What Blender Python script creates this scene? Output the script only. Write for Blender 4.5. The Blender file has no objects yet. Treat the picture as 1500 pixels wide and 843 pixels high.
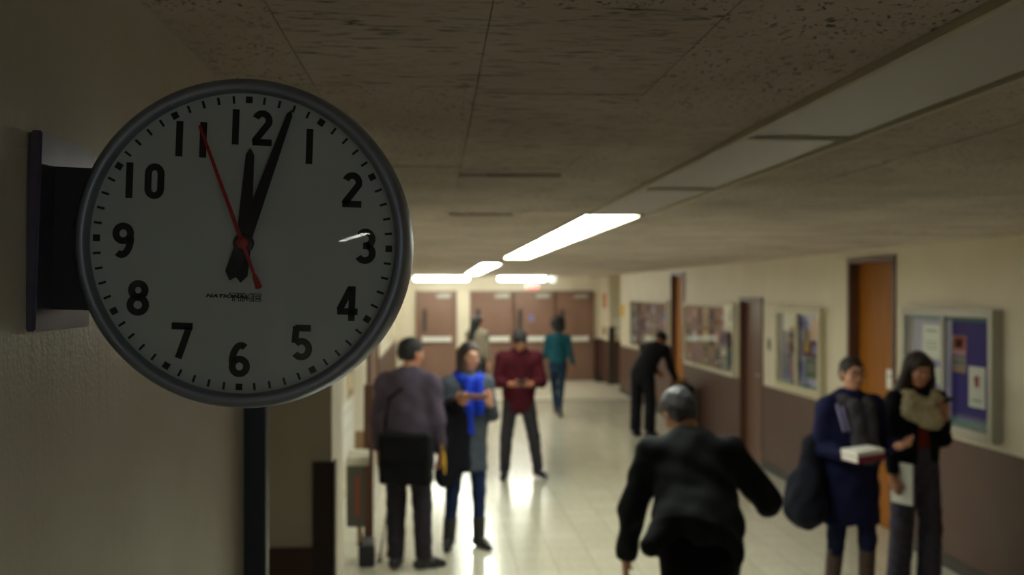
import bpy, bmesh, math, random
import numpy as np
from mathutils import Vector, Matrix

C = bpy.context.scene.collection
SC = bpy.context.scene
PI = math.pi
random.seed(7)

# ------------------------------------------------------------------ camera, light, exposure
CAM_Z = 2.10
YAW = math.radians(4.25)                 # the corridor's vanishing point sits a little left of centre
FPX = 1480.0                             # focal length for a 1500 px wide frame
cam_data = bpy.data.cameras.new('camera')
cam = bpy.data.objects.new('camera', cam_data)
C.objects.link(cam)
cam.location = (0, 0, CAM_Z)
cam.rotation_euler = (PI / 2, 0, -YAW)
cam_data.sensor_width = 36.0
cam_data.lens = 36.0 * FPX / 1500.0
cam_data.shift_y = 8.5 / 1500.0
cam_data.clip_start = 0.05
cam_data.clip_end = 100
cam_data.dof.use_dof = True
cam_data.dof.focus_distance = 1.04
cam_data.dof.aperture_fstop = 5.4
SC.camera = cam

w = bpy.data.worlds.new('world')
SC.world = w
w.use_nodes = True
w.node_tree.nodes['Background'].inputs[0].default_value = (0.05, 0.055, 0.06, 1)
w.node_tree.nodes['Background'].inputs[1].default_value = 0.3

SC.view_settings.view_transform = 'Standard'
SC.view_settings.look = 'None'
SC.view_settings.gamma = 1.0
SC.view_settings.use_curve_mapping = False
SC.view_settings.exposure = 0.0
LAMP_COLOR = (0.95, 1.0, 0.87)
LAMP = 24.0                              # radiance of a lit fluorescent diffuser
LAMP_FAR = 36.0                          # the brighter tubes by the far doors
FILL_WINDOW_LIGHT = 10.0                       # radiance of the unseen window added behind the camera to light the clock
SC.cycles.use_denoising = True
SC.cycles.max_bounces = 10
SC.cycles.diffuse_bounces = 6
SC.cycles.sample_clamp_indirect = 6.0

# ------------------------------------------------------------------ from a point of the photo to a place in the corridor
cY, sY = math.cos(YAW), math.sin(YAW)
def on_wall(px, X):                      # how far down the corridor a column of the photo meets the wall at lateral X
    t = (px - 750) / FPX
    return X * (cY - t * sY) / (sY + t * cY)
def at_depth(px, zc):
    xc = (px - 750) / FPX * zc
    return (xc * cY + zc * sY, zc * cY - xc * sY)
def height(py, X, Y):
    return CAM_Z + (430 - py) * (X * sY + Y * cY) / FPX

# ------------------------------------------------------------------ materials
def lin(c):
    return tuple((v / 12.92 if v <= 0.04045 else ((v + 0.055) / 1.055) ** 2.4) for v in c)
def hexc(h):
    return lin(tuple(int(h[i:i + 2], 16) / 255 for i in (0, 2, 4)))
def mat(name, col, rough=0.6, metal=0.0, col2=None, nscale=8.0, stretch=(1, 1, 1), bump=0.0, bscale=60.0, spec=0.5, coords='Object', contrast=(0.35, 0.65), coat=0.0, sheen=0.0):
    m = bpy.data.materials.new(name)
    m.use_nodes = True
    nt = m.node_tree
    b = nt.nodes['Principled BSDF']
    c = hexc(col) if isinstance(col, str) else col
    b.inputs['Base Color'].default_value = (*c, 1)
    b.inputs['Roughness'].default_value = rough
    b.inputs['Metallic'].default_value = metal
    b.inputs['Specular IOR Level'].default_value = spec
    b.inputs['Coat Weight'].default_value = coat
    b.inputs['Sheen Weight'].default_value = sheen
    tc = nt.nodes.new('ShaderNodeTexCoord')
    mp = nt.nodes.new('ShaderNodeMapping')
    mp.inputs['Scale'].default_value = stretch
    nt.links.new(tc.outputs[coords], mp.inputs[0])
    if col2 is not None:
        n = nt.nodes.new('ShaderNodeTexNoise')
        n.inputs['Scale'].default_value = nscale
        n.inputs['Detail'].default_value = 5
        r = nt.nodes.new('ShaderNodeValToRGB')
        c2 = hexc(col2) if isinstance(col2, str) else col2
        r.color_ramp.elements[0].color = (*c, 1)
        r.color_ramp.elements[1].color = (*c2, 1)
        r.color_ramp.elements[0].position = contrast[0]
        r.color_ramp.elements[1].position = contrast[1]
        nt.links.new(mp.outputs[0], n.inputs['Vector'])
        nt.links.new(n.outputs[0], r.inputs[0])
        nt.links.new(r.outputs[0], b.inputs['Base Color'])
    if bump:
        n2 = nt.nodes.new('ShaderNodeTexNoise')
        n2.inputs['Scale'].default_value = bscale
        n2.inputs['Detail'].default_value = 4
        bp = nt.nodes.new('ShaderNodeBump')
        bp.inputs['Strength'].default_value = bump
        bp.inputs['Distance'].default_value = 0.01
        nt.links.new(mp.outputs[0], n2.inputs['Vector'])
        nt.links.new(n2.outputs[0], bp.inputs['Height'])
        nt.links.new(bp.outputs[0], b.inputs['Normal'])
    return m
def emat(name, col, strength, base=(0.8, 0.8, 0.8)):
    m = bpy.data.materials.new(name)
    m.use_nodes = True
    b = m.node_tree.nodes['Principled BSDF']
    b.inputs['Base Color'].default_value = (*base, 1)
    b.inputs['Emission Color'].default_value = (*col, 1)
    b.inputs['Emission Strength'].default_value = strength
    b.inputs['Roughness'].default_value = 0.5
    return m

M = {}
def wall_paint():
    m = mat('cream_wall_paint', 'd2c8b2', 0.5, col2='cac0ab', nscale=2.0, bump=0.25, bscale=160)
    return m
M['wall'] = wall_paint()

def near_wall_paint():                    # thick brushed paint: fine grain, long vertical drips, white specks
    m = bpy.data.materials.new('brushed_cream_paint')
    m.use_nodes = True
    nt = m.node_tree; L = nt.links
    b = nt.nodes['Principled BSDF']
    b.inputs['Roughness'].default_value = 0.36
    tc = nt.nodes.new('ShaderNodeTexCoord')
    n1 = nt.nodes.new('ShaderNodeTexNoise'); n1.inputs['Scale'].default_value = 5; n1.inputs['Detail'].default_value = 6
    r1 = nt.nodes.new('ShaderNodeValToRGB')
    r1.color_ramp.elements[0].position = 0.3; r1.color_ramp.elements[1].position = 0.7
    r1.color_ramp.elements[0].color = (*hexc('d0c8b8'), 1); r1.color_ramp.elements[1].color = (*hexc('ddd6ce'), 1)
    v = nt.nodes.new('ShaderNodeTexVoronoi'); v.inputs['Scale'].default_value = 22
    lt = nt.nodes.new('ShaderNodeMath'); lt.operation = 'LESS_THAN'; lt.inputs[1].default_value = 0.035
    mx = nt.nodes.new('ShaderNodeMixRGB'); mx.inputs[2].default_value = (*hexc('efeadc'), 1)
    L.new(tc.outputs['Object'], n1.inputs['Vector']); L.new(n1.outputs[0], r1.inputs[0])
    L.new(tc.outputs['Object'], v.inputs['Vector']); L.new(v.outputs['Distance'], lt.inputs[0])
    L.new(lt.outputs[0], mx.inputs[0]); L.new(r1.outputs[0], mx.inputs[1]); L.new(mx.outputs[0], b.inputs['Base Color'])
    mp = nt.nodes.new('ShaderNodeMapping'); mp.inputs['Scale'].default_value = (40, 40, 5)
    n2 = nt.nodes.new('ShaderNodeTexNoise'); n2.inputs['Scale'].default_value = 1.0; n2.inputs['Detail'].default_value = 3
    n3 = nt.nodes.new('ShaderNodeTexNoise'); n3.inputs['Scale'].default_value = 150; n3.inputs['Detail'].default_value = 4
    ad = nt.nodes.new('ShaderNodeMath'); ad.operation = 'ADD'
    ml = nt.nodes.new('ShaderNodeMath'); ml.operation = 'MULTIPLY'; ml.inputs[1].default_value = 0.6
    L.new(tc.outputs['Object'], mp.inputs[0]); L.new(mp.outputs[0], n2.inputs['Vector']); L.new(tc.outputs['Object'], n3.inputs['Vector'])
    L.new(n3.outputs[0], ml.inputs[0]); L.new(n2.outputs[0], ad.inputs[0]); L.new(ml.outputs[0], ad.inputs[1])
    bp = nt.nodes.new('ShaderNodeBump'); bp.inputs['Strength'].default_value = 0.13; bp.inputs['Distance'].default_value = 0.01
    L.new(ad.outputs[0], bp.inputs['Height']); L.new(bp.outputs[0], b.inputs['Normal'])
    return m
M['near_wall'] = near_wall_paint()

def floor_mat(name, ca, cb, rough):
    m = bpy.data.materials.new(name)
    m.use_nodes = True
    nt = m.node_tree; L = nt.links
    b = nt.nodes['Principled BSDF']
    tc = nt.nodes.new('ShaderNodeTexCoord')
    br = nt.nodes.new('ShaderNodeTexBrick')
    br.offset = 0.0
    br.inputs['Scale'].default_value = 1.0
    br.inputs['Brick Width'].default_value = 0.305; br.inputs['Row Height'].default_value = 0.305
    br.inputs['Mortar Size'].default_value = 0.0022
    br.inputs['Color1'].default_value = (*hexc(ca), 1); br.inputs['Color2'].default_value = (*hexc(cb), 1)
    br.inputs['Mortar'].default_value = (*hexc('8d8468'), 1)
    n = nt.nodes.new('ShaderNodeTexNoise'); n.inputs['Scale'].default_value = 25; n.inputs['Detail'].default_value = 6
    mx = nt.nodes.new('ShaderNodeMixRGB'); mx.blend_type = 'MULTIPLY'; mx.inputs[0].default_value = 0.35
    rp = nt.nodes.new('ShaderNodeValToRGB'); rp.color_ramp.elements[0].color = (0.62, 0.6, 0.55, 1); rp.color_ramp.elements[0].position = 0.35; rp.color_ramp.elements[1].position = 0.6
    L.new(tc.outputs['Object'], br.inputs['Vector']); L.new(tc.outputs['Object'], n.inputs['Vector'])
    L.new(n.outputs[0], rp.inputs[0]); L.new(br.outputs[0], mx.inputs[1]); L.new(rp.outputs[0], mx.inputs[2])
    L.new(mx.outputs[0], b.inputs['Base Color'])
    n2 = nt.nodes.new('ShaderNodeTexNoise'); n2.inputs['Scale'].default_value = 3.0; n2.inputs['Detail'].default_value = 3
    r2 = nt.nodes.new('ShaderNodeMapRange'); r2.inputs['To Min'].default_value = rough - 0.05; r2.inputs['To Max'].default_value = rough + 0.07
    L.new(tc.outputs['Object'], n2.inputs['Vector']); L.new(n2.outputs[0], r2.inputs[0]); L.new(r2.outputs[0], b.inputs['Roughness'])
    bp = nt.nodes.new('ShaderNodeBump'); bp.inputs['Strength'].default_value = 0.04; bp.inputs['Distance'].default_value = 0.01
    n3 = nt.nodes.new('ShaderNodeTexNoise'); n3.inputs['Scale'].default_value = 9
    L.new(tc.outputs['Object'], n3.inputs['Vector']); L.new(n3.outputs[0], bp.inputs['Height']); L.new(bp.outputs[0], b.inputs['Normal'])
    b.inputs['Coat Weight'].default_value = 0.35; b.inputs['Coat Roughness'].default_value = 0.1
    return m
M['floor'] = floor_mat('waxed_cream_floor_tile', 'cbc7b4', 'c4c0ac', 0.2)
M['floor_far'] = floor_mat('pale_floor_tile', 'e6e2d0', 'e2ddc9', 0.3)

def ceiling_mat():                        # fissured mineral tiles: worm holes and pin holes
    m = bpy.data.materials.new('fissured_ceiling_tile')
    m.use_nodes = True
    nt = m.node_tree; L = nt.links
    b = nt.nodes['Principled BSDF']; b.inputs['Roughness'].default_value = 0.9
    b.inputs['Specular IOR Level'].default_value = 0.1
    tc = nt.nodes.new('ShaderNodeTexCoord')
    at = nt.nodes.new('ShaderNodeAttribute'); at.attribute_name = 'tile_seed'; at.attribute_type = 'GEOMETRY'
    # random tile direction: stretch along x or y
    mpx = nt.nodes.new('ShaderNodeMapping'); mpx.inputs['Scale'].default_value = (13, 75, 30)
    mpy = nt.nodes.new('ShaderNodeMapping'); mpy.inputs['Scale'].default_value = (55, 38, 40)
    L.new(tc.outputs['Object'], mpx.inputs[0]); L.new(tc.outputs['Object'], mpy.inputs[0])
    na = nt.nodes.new('ShaderNodeTexNoise'); na.inputs['Scale'].default_value = 1.3; na.inputs['Detail'].default_value = 5; na.inputs['Distortion'].default_value = 0.8
    nb = nt.nodes.new('ShaderNodeTexNoise'); nb.inputs['Scale'].default_value = 1.4; nb.inputs['Detail'].default_value = 3; nb.inputs['Distortion'].default_value = 1.2
    L.new(mpx.outputs[0], na.inputs['Vector']); L.new(mpy.outputs[0], nb.inputs['Vector'])
    ra = nt.nodes.new('ShaderNodeValToRGB'); ra.color_ramp.elements[0].position = 0.33; ra.color_ramp.elements[1].position = 0.44
    rb = nt.nodes.new('ShaderNodeValToRGB'); rb.color_ramp.elements[0].position = 0.32; rb.color_ramp.elements[1].position = 0.43
    L.new(na.outputs[0], ra.inputs[0]); L.new(nb.outputs[0], rb.inputs[0])
    gt = nt.nodes.new('ShaderNodeMath'); gt.operation = 'GREATER_THAN'; gt.inputs[1].default_value = 0.5
    L.new(at.outputs['Fac'], gt.inputs[0])
    mx = nt.nodes.new('ShaderNodeMixRGB'); L.new(gt.outputs[0], mx.inputs[0]); L.new(ra.outputs[0], mx.inputs[1]); L.new(rb.outputs[0], mx.inputs[2])
    # some regions of a tile carry fewer holes
    nc = nt.nodes.new('ShaderNodeTexNoise'); nc.inputs['Scale'].default_value = 4.0
    rc = nt.nodes.new('ShaderNodeValToRGB'); rc.color_ramp.elements[0].position = 0.42; rc.color_ramp.elements[1].position = 0.62
    L.new(tc.outputs['Object'], nc.inputs['Vector']); L.new(nc.outputs[0], rc.inputs[0])
    ml = nt.nodes.new('ShaderNodeMath'); ml.operation = 'MAXIMUM'
    s = nt.nodes.new('ShaderNodeMath'); s.operation = 'MULTIPLY'; s.inputs[1].default_value = 0.8
    L.new(rc.outputs[0], s.inputs[0]); L.new(mx.outputs[0], ml.inputs[0]); L.new(s.outputs[0], ml.inputs[1])
    # paint tone per tile and dirt
    nd = nt.nodes.new('ShaderNodeTexNoise'); nd.inputs['Scale'].default_value = 2.2; nd.inputs['Detail'].default_value = 6
    L.new(tc.outputs['Object'], nd.inputs['Vector'])
    base = nt.nodes.new('ShaderNodeValToRGB')
    base.color_ramp.elements[0].color = (*hexc('b7aaa1'), 1); base.color_ramp.elements[1].color = (*hexc('d2c6bd'), 1)
    base.color_ramp.elements[0].position = 0.3; base.color_ramp.elements[1].position = 0.65
    L.new(nd.outputs[0], base.inputs[0])
    fin = nt.nodes.new('ShaderNodeMixRGB'); fin.inputs[1].default_value = (*hexc('4e483e'), 1)
    L.new(ml.outputs[0], fin.inputs[0]); L.new(base.outputs[0], fin.inputs[2])
    L.new(fin.outputs[0], b.inputs['Base Color'])
    bp = nt.nodes.new('ShaderNodeBump'); bp.inputs['Strength'].default_value = 0.5; bp.inputs['Distance'].default_value = 0.004
    L.new(ml.outputs[0], bp.inputs['Height']); L.new(bp.outputs[0], b.inputs['Normal'])
    return m
M['ceiling'] = ceiling_mat()

M['wainscot'] = mat('mauve_brown_wainscot', '533930', 0.45, col2='4d342c', nscale=3, bump=0.1, bscale=200, spec=0.35)
M['dark_trim'] = mat('dark_brown_vinyl', '3a2622', 0.5)
M['base'] = mat('black_rubber_baseboard', '2b2622', 0.5)
M['frame_brown'] = mat('brown_door_frame_paint', '5a3a2e', 0.45)
M['door_brown'] = mat('brown_door_paint', '654638', 0.4)
M['door_far'] = mat('tan_pink_door_paint', '77594b', 0.45, col2='735547', nscale=3)
M['door_wood'] = mat('orange_wood_veneer', '985c08', 0.55, col2='874f05', nscale=3, stretch=(12, 12, 0.6), spec=0.3)
M['steel'] = mat('brushed_steel', 'b9b9b6', 0.35, metal=1.0)
M['white_metal'] = mat('white_metal', 'd9d9d2', 0.4)
M['glassdark'] = mat('dark_vision_glass', '3d3532', 0.3)
M['blue_steel'] = mat('dark_blue_painted_steel', '2b3242', 0.4)
M['silver'] = mat('silver_grey_frame', 'a7a49a', 0.4, metal=0.35)
M['board_blue'] = mat('dark_blue_felt', '0d187a', 0.9)
M['board_lav'] = mat('lavender_backing_paper', '9d98bd', 0.85)
M['board_tan'] = mat('tan_cork', 'a08f78', 0.9, col2='8f7d66', nscale=30)
M['teal_strip'] = mat('teal_border_strip', '1c6a70', 0.8)
M['black_plastic'] = mat('black_plastic', '15151a', 0.45)
M['black_cloth'] = mat('black_nylon', '0c0c11', 0.85, bump=0.1, bscale=200, spec=0.15)
M['paper'] = mat('white_paper', 'e4e2da', 0.8)
M['cream_metal'] = mat('fixture_enamel', 'c9c2ab', 0.45)
M['diffuser_off'] = mat('unlit_ribbed_diffuser', 'b0a49c', 0.35)
M['lit'] = emat('lit_fluorescent_diffuser', LAMP_COLOR, LAMP)
M['lit_far'] = emat('lit_fluorescent_tube_cover', LAMP_COLOR, LAMP_FAR)
def glass_pane(name, tint=(1, 1, 1), ior=1.5):
    m = bpy.data.materials.new(name)
    m.use_nodes = True
    nt = m.node_tree
    nt.nodes.remove(nt.nodes['Principled BSDF'])
    out = nt.nodes['Material Output']
    t = nt.nodes.new('ShaderNodeBsdfTransparent'); t.inputs[0].default_value = (*tint, 1)
    g = nt.nodes.new('ShaderNodeBsdfGlossy'); g.inputs['Roughness'].default_value = 0.02
    f = nt.nodes.new('ShaderNodeLayerWeight'); f.inputs[0].default_value = 0.5
    pw = nt.nodes.new('ShaderNodeMath'); pw.operation = 'POWER'; pw.inputs[1].default_value = 5
    ma = nt.nodes.new('ShaderNodeMath'); ma.operation = 'MULTIPLY_ADD'; f0 = ((ior - 1) / (ior + 1)) ** 2; ma.inputs[1].default_value = 1 - f0; ma.inputs[2].default_value = f0
    mx = nt.nodes.new('ShaderNodeMixShader')
    nt.links.new(f.outputs['Facing'], pw.inputs[0]); nt.links.new(pw.outputs[0], ma.inputs[0])
    nt.links.new(ma.outputs[0], mx.inputs[0]); nt.links.new(t.outputs[0], mx.inputs[1]); nt.links.new(g.outputs[0], mx.inputs[2])
    nt.links.new(mx.outputs[0], out.inputs[0])
    return m
M['glass'] = glass_pane('clear_glass', (0.93, 0.95, 0.95), 1.5)
M['dome'] = glass_pane('clock_glass', (0.97, 0.98, 0.98), 1.45)

# ------------------------------------------------------------------ mesh helpers
class MB:
    def __init__(self):
        self.bm = bmesh.new()
    def box(self, x0, x1, y0, y1, z0, z1, rot=None, pivot=None, mi=0):
        vs = [self.bm.verts.new(p) for p in ((x0, y0, z0), (x1, y0, z0), (x1, y1, z0), (x0, y1, z0), (x0, y0, z1), (x1, y0, z1), (x1, y1, z1), (x0, y1, z1))]
        for f in ((0, 3, 2, 1), (4, 5, 6, 7), (0, 1, 5, 4), (1, 2, 6, 5), (2, 3, 7, 6), (3, 0, 4, 7)):
            fc = self.bm.faces.new([vs[i] for i in f]); fc.material_index = mi
        if rot is not None:
            pv = Vector(pivot if pivot is not None else ((x0 + x1) / 2, (y0 + y1) / 2, (z0 + z1) / 2))
            for v in vs:
                v.co = rot @ (v.co - pv) + pv
        return vs
    def tube(self, pts, r, seg=10, cap=True):
        pts = [Vector(p) for p in pts]
        rs = r if isinstance(r, (list, tuple)) else [r] * len(pts)
        rings = []
        up = Vector((0, 0, 1))
        for i, p in enumerate(pts):
            d = (pts[min(i + 1, len(pts) - 1)] - pts[max(i - 1, 0)]).normalized()
            a = d.cross(up if abs(d.dot(up)) < 0.95 else Vector((1, 0, 0))).normalized()
            b_ = d.cross(a)
            rings.append([self.bm.verts.new(p + (a * math.cos(t) + b_ * math.sin(t)) * rs[i]) for t in [2 * PI * k / seg for k in range(seg)]])
        for i in range(len(rings) - 1):
            for k in range(seg):
                f = self.bm.faces.new((rings[i][k], rings[i][(k + 1) % seg], rings[i + 1][(k + 1) % seg], rings[i + 1][k])); f.smooth = True
        if cap:
            self.bm.faces.new(rings[0][::-1]); self.bm.faces.new(rings[-1])
    def lathe(self, prof, seg=96, axis='y', o=(0, 0, 0), close=False):
        # prof: (radius, along) pairs, spun about an axis through o
        rings = []
        o = Vector(o)
        for r, h in prof:
            ring = []
            if r < 1e-6:
                p = Vector((0, h, 0)) if axis == 'y' else (Vector((0, 0, h)) if axis == 'z' else Vector((h, 0, 0)))
                rings.append([self.bm.verts.new(o + p)])
                continue
            for k in range(seg):
                t = 2 * PI * k / seg
                if axis == 'y': p = Vector((r * math.cos(t), h, r * math.sin(t)))
                elif axis == 'z': p = Vector((r * math.cos(t), r * math.sin(t), h))
                else: p = Vector((h, r * math.cos(t), r * math.sin(t)))
                ring.append(self.bm.verts.new(o + p))
            rings.append(ring)
        n = len(rings)
        for i in range(n if close else n - 1):
            a, b_ = rings[i], rings[(i + 1) % n]
            for k in range(seg):
                if len(a) == 1 and len(b_) == 1: break
                if len(a) == 1: f = (a[0], b_[k], b_[(k + 1) % seg])
                elif len(b_) == 1: f = (a[k], b_[0], a[(k + 1) % seg])
                else: f = (a[k], b_[k], b_[(k + 1) % seg], a[(k + 1) % seg])
                fc = self.bm.faces.new(f); fc.smooth = True
    def prism(self, poly, y0, y1):
        # polygon in x,z extruded along y
        a = [self.bm.verts.new((x, y0, z)) for x, z in poly]
        b_ = [self.bm.verts.new((x, y1, z)) for x, z in poly]
        n = len(poly)
        self.bm.faces.new(a); self.bm.faces.new(b_[::-1])
        for i in range(n):
            self.bm.faces.new((a[i], b_[i], b_[(i + 1) % n], a[(i + 1) % n]))
    def stroke(self, pts, wd, y0, y1, closed=False):
        # thick flat line in x,z with mitred corners
        P = [Vector((p[0], p[1])) for p in pts]
        n = len(P)
        L_, R_ = [], []
        for i in range(n):
            if closed: pa, pb = P[i - 1], P[(i + 1) % n]
            else: pa, pb = P[max(i - 1, 0)], P[min(i + 1, n - 1)]
            d1 = (P[i] - pa).normalized() if (P[i] - pa).length > 1e-9 else (pb - P[i]).normalized()
            d2 = (pb - P[i]).normalized() if (pb - P[i]).length > 1e-9 else d1
            d = (d1 + d2).normalized()
            nrm = Vector((-d.y, d.x))
            k = 1 / max(0.5, nrm.dot(Vector((-d1.y, d1.x))))
            L_.append(P[i] + nrm * wd / 2 * k); R_.append(P[i] - nrm * wd / 2 * k)
        V = []
        for l, r in zip(L_, R_):
            V.append([self.bm.verts.new((l.x, y0, l.y)), self.bm.verts.new((r.x, y0, r.y)), self.bm.verts.new((r.x, y1, r.y)), self.bm.verts.new((l.x, y1, l.y))])
        for i in range(n if closed else n - 1):
            a, b_ = V[i], V[(i + 1) % n]
            for k in range(4):
                self.bm.faces.new((a[k], a[(k + 1) % 4], b_[(k + 1) % 4], b_[k]))
        if not closed:
            self.bm.faces.new(V[0][::-1]); self.bm.faces.new(V[-1])
    def build(self, name, m, parent=None, bevel=0.0, smooth=False, segs=2):
        bmesh.ops.recalc_face_normals(self.bm, faces=self.bm.faces)
        if bevel:
            bmesh.ops.bevel(self.bm, geom=[e for e in self.bm.edges], offset=bevel, segments=segs, affect='EDGES', clamp_overlap=True)
        me = bpy.data.meshes.new(name)
        self.bm.to_mesh(me); self.bm.free()
        for mm in (m if isinstance(m, (list, tuple)) else [m]):
            me.materials.append(mm)
        if smooth:
            me.polygons.foreach_set('use_smooth', [True] * len(me.polygons))
        o = bpy.data.objects.new(name, me)
        C.objects.link(o)
        if parent is not None: o.parent = parent
        return o
def tag(o, label, cat, group=None):
    o['label'] = label; o['category'] = cat
    if group: o['group'] = group
    return o
def thing(name, label, cat, loc=(0, 0, 0), rot=(0, 0, 0), group=None):
    o = bpy.data.objects.new(name, None); C.objects.link(o)
    o.empty_display_size = 0.1
    o.location = loc; o.rotation_euler = rot
    return tag(o, label, cat, group)
def struct(o):
    o['kind'] = 'structure'
    return o
def sroot(name, loc=(0, 0, 0)):
    o = bpy.data.objects.new(name, None); C.objects.link(o); o.location = loc
    return struct(o)
def copy_tree(o, parent=None):
    c = o.copy(); C.objects.link(c)
    if parent is not None: c.parent = parent
    for ch in list(o.children): copy_tree(ch, c)
    return c
def text_mesh(name, s, size, m, parent=None, thick=0.0, bold=0.0, spacing=1.0, shear=0.0, sx=1.0, align='CENTER'):
    # writing in the x,z plane, read from -y
    cu = bpy.data.curves.new(name, 'FONT')
    cu.body = s; cu.size = size; cu.extrude = thick; cu.offset = bold; cu.space_character = spacing; cu.shear = shear
    cu.align_x = align; cu.align_y = 'CENTER'
    tmp = bpy.data.objects.new(name + '_tmp', cu); C.objects.link(tmp)
    bpy.context.view_layer.update()
    me = bpy.data.meshes.new_from_object(tmp.evaluated_get(bpy.context.evaluated_depsgraph_get()))
    bpy.data.objects.remove(tmp)
    me.name = name
    me.transform(Matrix.Rotation(PI / 2, 4, 'X') @ Matrix.Diagonal((sx, 1, 1, 1)))
    me.materials.clear(); me.materials.append(m)
    o = bpy.data.objects.new(name, me); C.objects.link(o)
    if parent is not None: o.parent = parent
    return o
# ================================================================== the room
XR, XL, XN, H = 3.90, -0.97, -0.405, 2.50
YB, YE = -12.0, 24.2                     # back end behind the camera, far end
Y_JAMB, Y_RET, Y_COL = 2.16, 4.42, 4.95
mb = MB(); mb.box(-4.0, 5.2, YB, 19.75, -0.1, 0.0); struct(mb.build('floor', M['floor']))
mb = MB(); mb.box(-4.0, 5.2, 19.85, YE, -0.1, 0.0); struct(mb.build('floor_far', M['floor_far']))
mb = MB(); mb.box(-4.0, 5.2, 19.75, 19.85, -0.1, 0.001); struct(mb.build('trim_threshold', M['base']))

# walls with their door recesses
D_TALL = (on_wall(1313, XR), on_wall(1243, XR), 2.43)
D_SHORT = (on_wall(1118, XR), on_wall(1084, XR), 2.05)
D_ORANGE = (on_wall(1003.5, XR), on_wall(983.5, XR), 2.44)
Y_RC = 21.3                              # the right wall ends where a side passage opens
WIN = (-8.6, -6.9)                       # the added fill window
def wall_with_openings(name, X, th, y0, y1, ops, m):
    mb = MB(); y = y0; x0, x1 = min(X, X + th), max(X, X + th)
    for a, b_, zt, *zb in ops:
        mb.box(x0, x1, y, a, 0, H)
        mb.box(x0, x1, a, b_, zt, H)
        if zb: mb.box(x0, x1, a, b_, 0, zb[0])
        y = b_
    mb.box(x0, x1, y, y1, 0, H)
    return struct(mb.build(name, m))
wall_with_openings('wall_right', XR, 0.25, YB, Y_RC, [(*WIN, 2.38, 1.75), D_TALL, D_SHORT, D_ORANGE], M['wall'])
def segs(y0, y1, ops):
    y = y0; out = []
    for a, b_, zt in ops:
        out.append((y, a)); y = b_
    out.append((y, y1)); return out
WZ = 1.0
mb = MB()
for a, b_ in segs(YB, Y_RC, [D_TALL, D_SHORT, D_ORANGE]): mb.box(XR - 0.012, XR + 0.002, a, b_, 0.0, WZ)
struct(mb.build('trim_wainscot_right', M['wainscot']))
mb = MB()
for a, b_ in segs(YB, Y_RC, [D_TALL, D_SHORT, D_ORANGE]): mb.box(XR - 0.024, XR - 0.011, a, b_, 0.0, 0.10)
struct(mb.build('baseboard_right', M['base']))

mb = MB(); mb.box(XN - 0.2, XN, YB, Y_JAMB, 0, H); struct(mb.build('wall_left', M['near_wall']))
mb = MB(); mb.box(-3.2, XN - 0.2, Y_JAMB - 0.15, Y_JAMB, 0, H); struct(mb.build('wall_passage', M['wall']))
mb = MB(); mb.box(-3.4, -3.2, Y_JAMB - 0.15, Y_COL, 0, H); struct(mb.build('wall_passage_end', M['wall']))
XC = at_depth(487, 4.4)[0]               # the corner that the side passage makes with the corridor
mb = MB(); mb.box(-3.2, XC, Y_RET, Y_COL, 0, H); struct(mb.build('wall_return', M['wall']))
mb = MB(); mb.box(-3.2, XC - 0.03, Y_RET - 0.012, Y_RET + 0.002, 0, WZ); struct(mb.build('trim_wainscot_return', M['wainscot']))
mb = MB(); mb.box(-1.3, XL, Y_COL, YE, 0, H); struct(mb.build('wall_left_far', M['wall']))
Y_WL = on_wall(535, XL)
mb = MB(); mb.box(XL - 0.002, XL + 0.012, Y_WL + 0.9, YE, 0, WZ); struct(mb.build('trim_wainscot_left', M['wainscot']))
mb = MB(); mb.box(XL - 0.002, XL + 0.022, Y_COL, YE, 0, 0.1); struct(mb.build('baseboard_left', M['wall']))
# dark steel jamb that finishes the near wall at the passage
mb = MB(); mb.box(XN - 0.06, XN + 0.045, Y_JAMB + 0.001, Y_JAMB + 0.05, 0, 2.2); struct(mb.build('trim_jamb', M['blue_steel'], bevel=0.003))
# vinyl corner guards
mb = MB(); mb.box(XC - 0.08, XC + 0.006, Y_RET - 0.014, Y_RET - 0.001, 0, 1.37); mb.box(XC + 0.001, XC + 0.014, Y_RET - 0.014, Y_RET + 0.07, 0, 1.37)
struct(mb.build('trim_corner_guard', M['dark_trim']))

# far wall, the recess before it and its stub on the right
mb = MB(); mb.box(-4.0, 5.4, YE, YE + 0.2, 0, H); struct(mb.build('wall_far', M['wall']))
mb = MB(); mb.box(3.95, 5.2, 23.0, YE, 0, H); struct(mb.build('wall_stub', M['wall']))
mb = MB(); mb.box(5.2, 5.4, Y_RC, 23.0, 0, H); struct(mb.build('wall_recess', M['wall']))
mb = MB(); mb.box(4.15, 5.4, Y_RC - 0.2, Y_RC, 0, H); struct(mb.build('wall_recess_side', M['wall']))
mb = MB(); mb.box(3.94, 5.2, 22.988, 23.002, 0, WZ); mb.box(3.94, 3.952, 23.0, YE, 0, WZ); struct(mb.build('trim_wainscot_stub', M['wainscot']))
mb = MB(); mb.box(3.93, 4.08, 22.97, 22.987, 0, 1.33); struct(mb.build('trim_corner_guard_far', M['base']))
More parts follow.
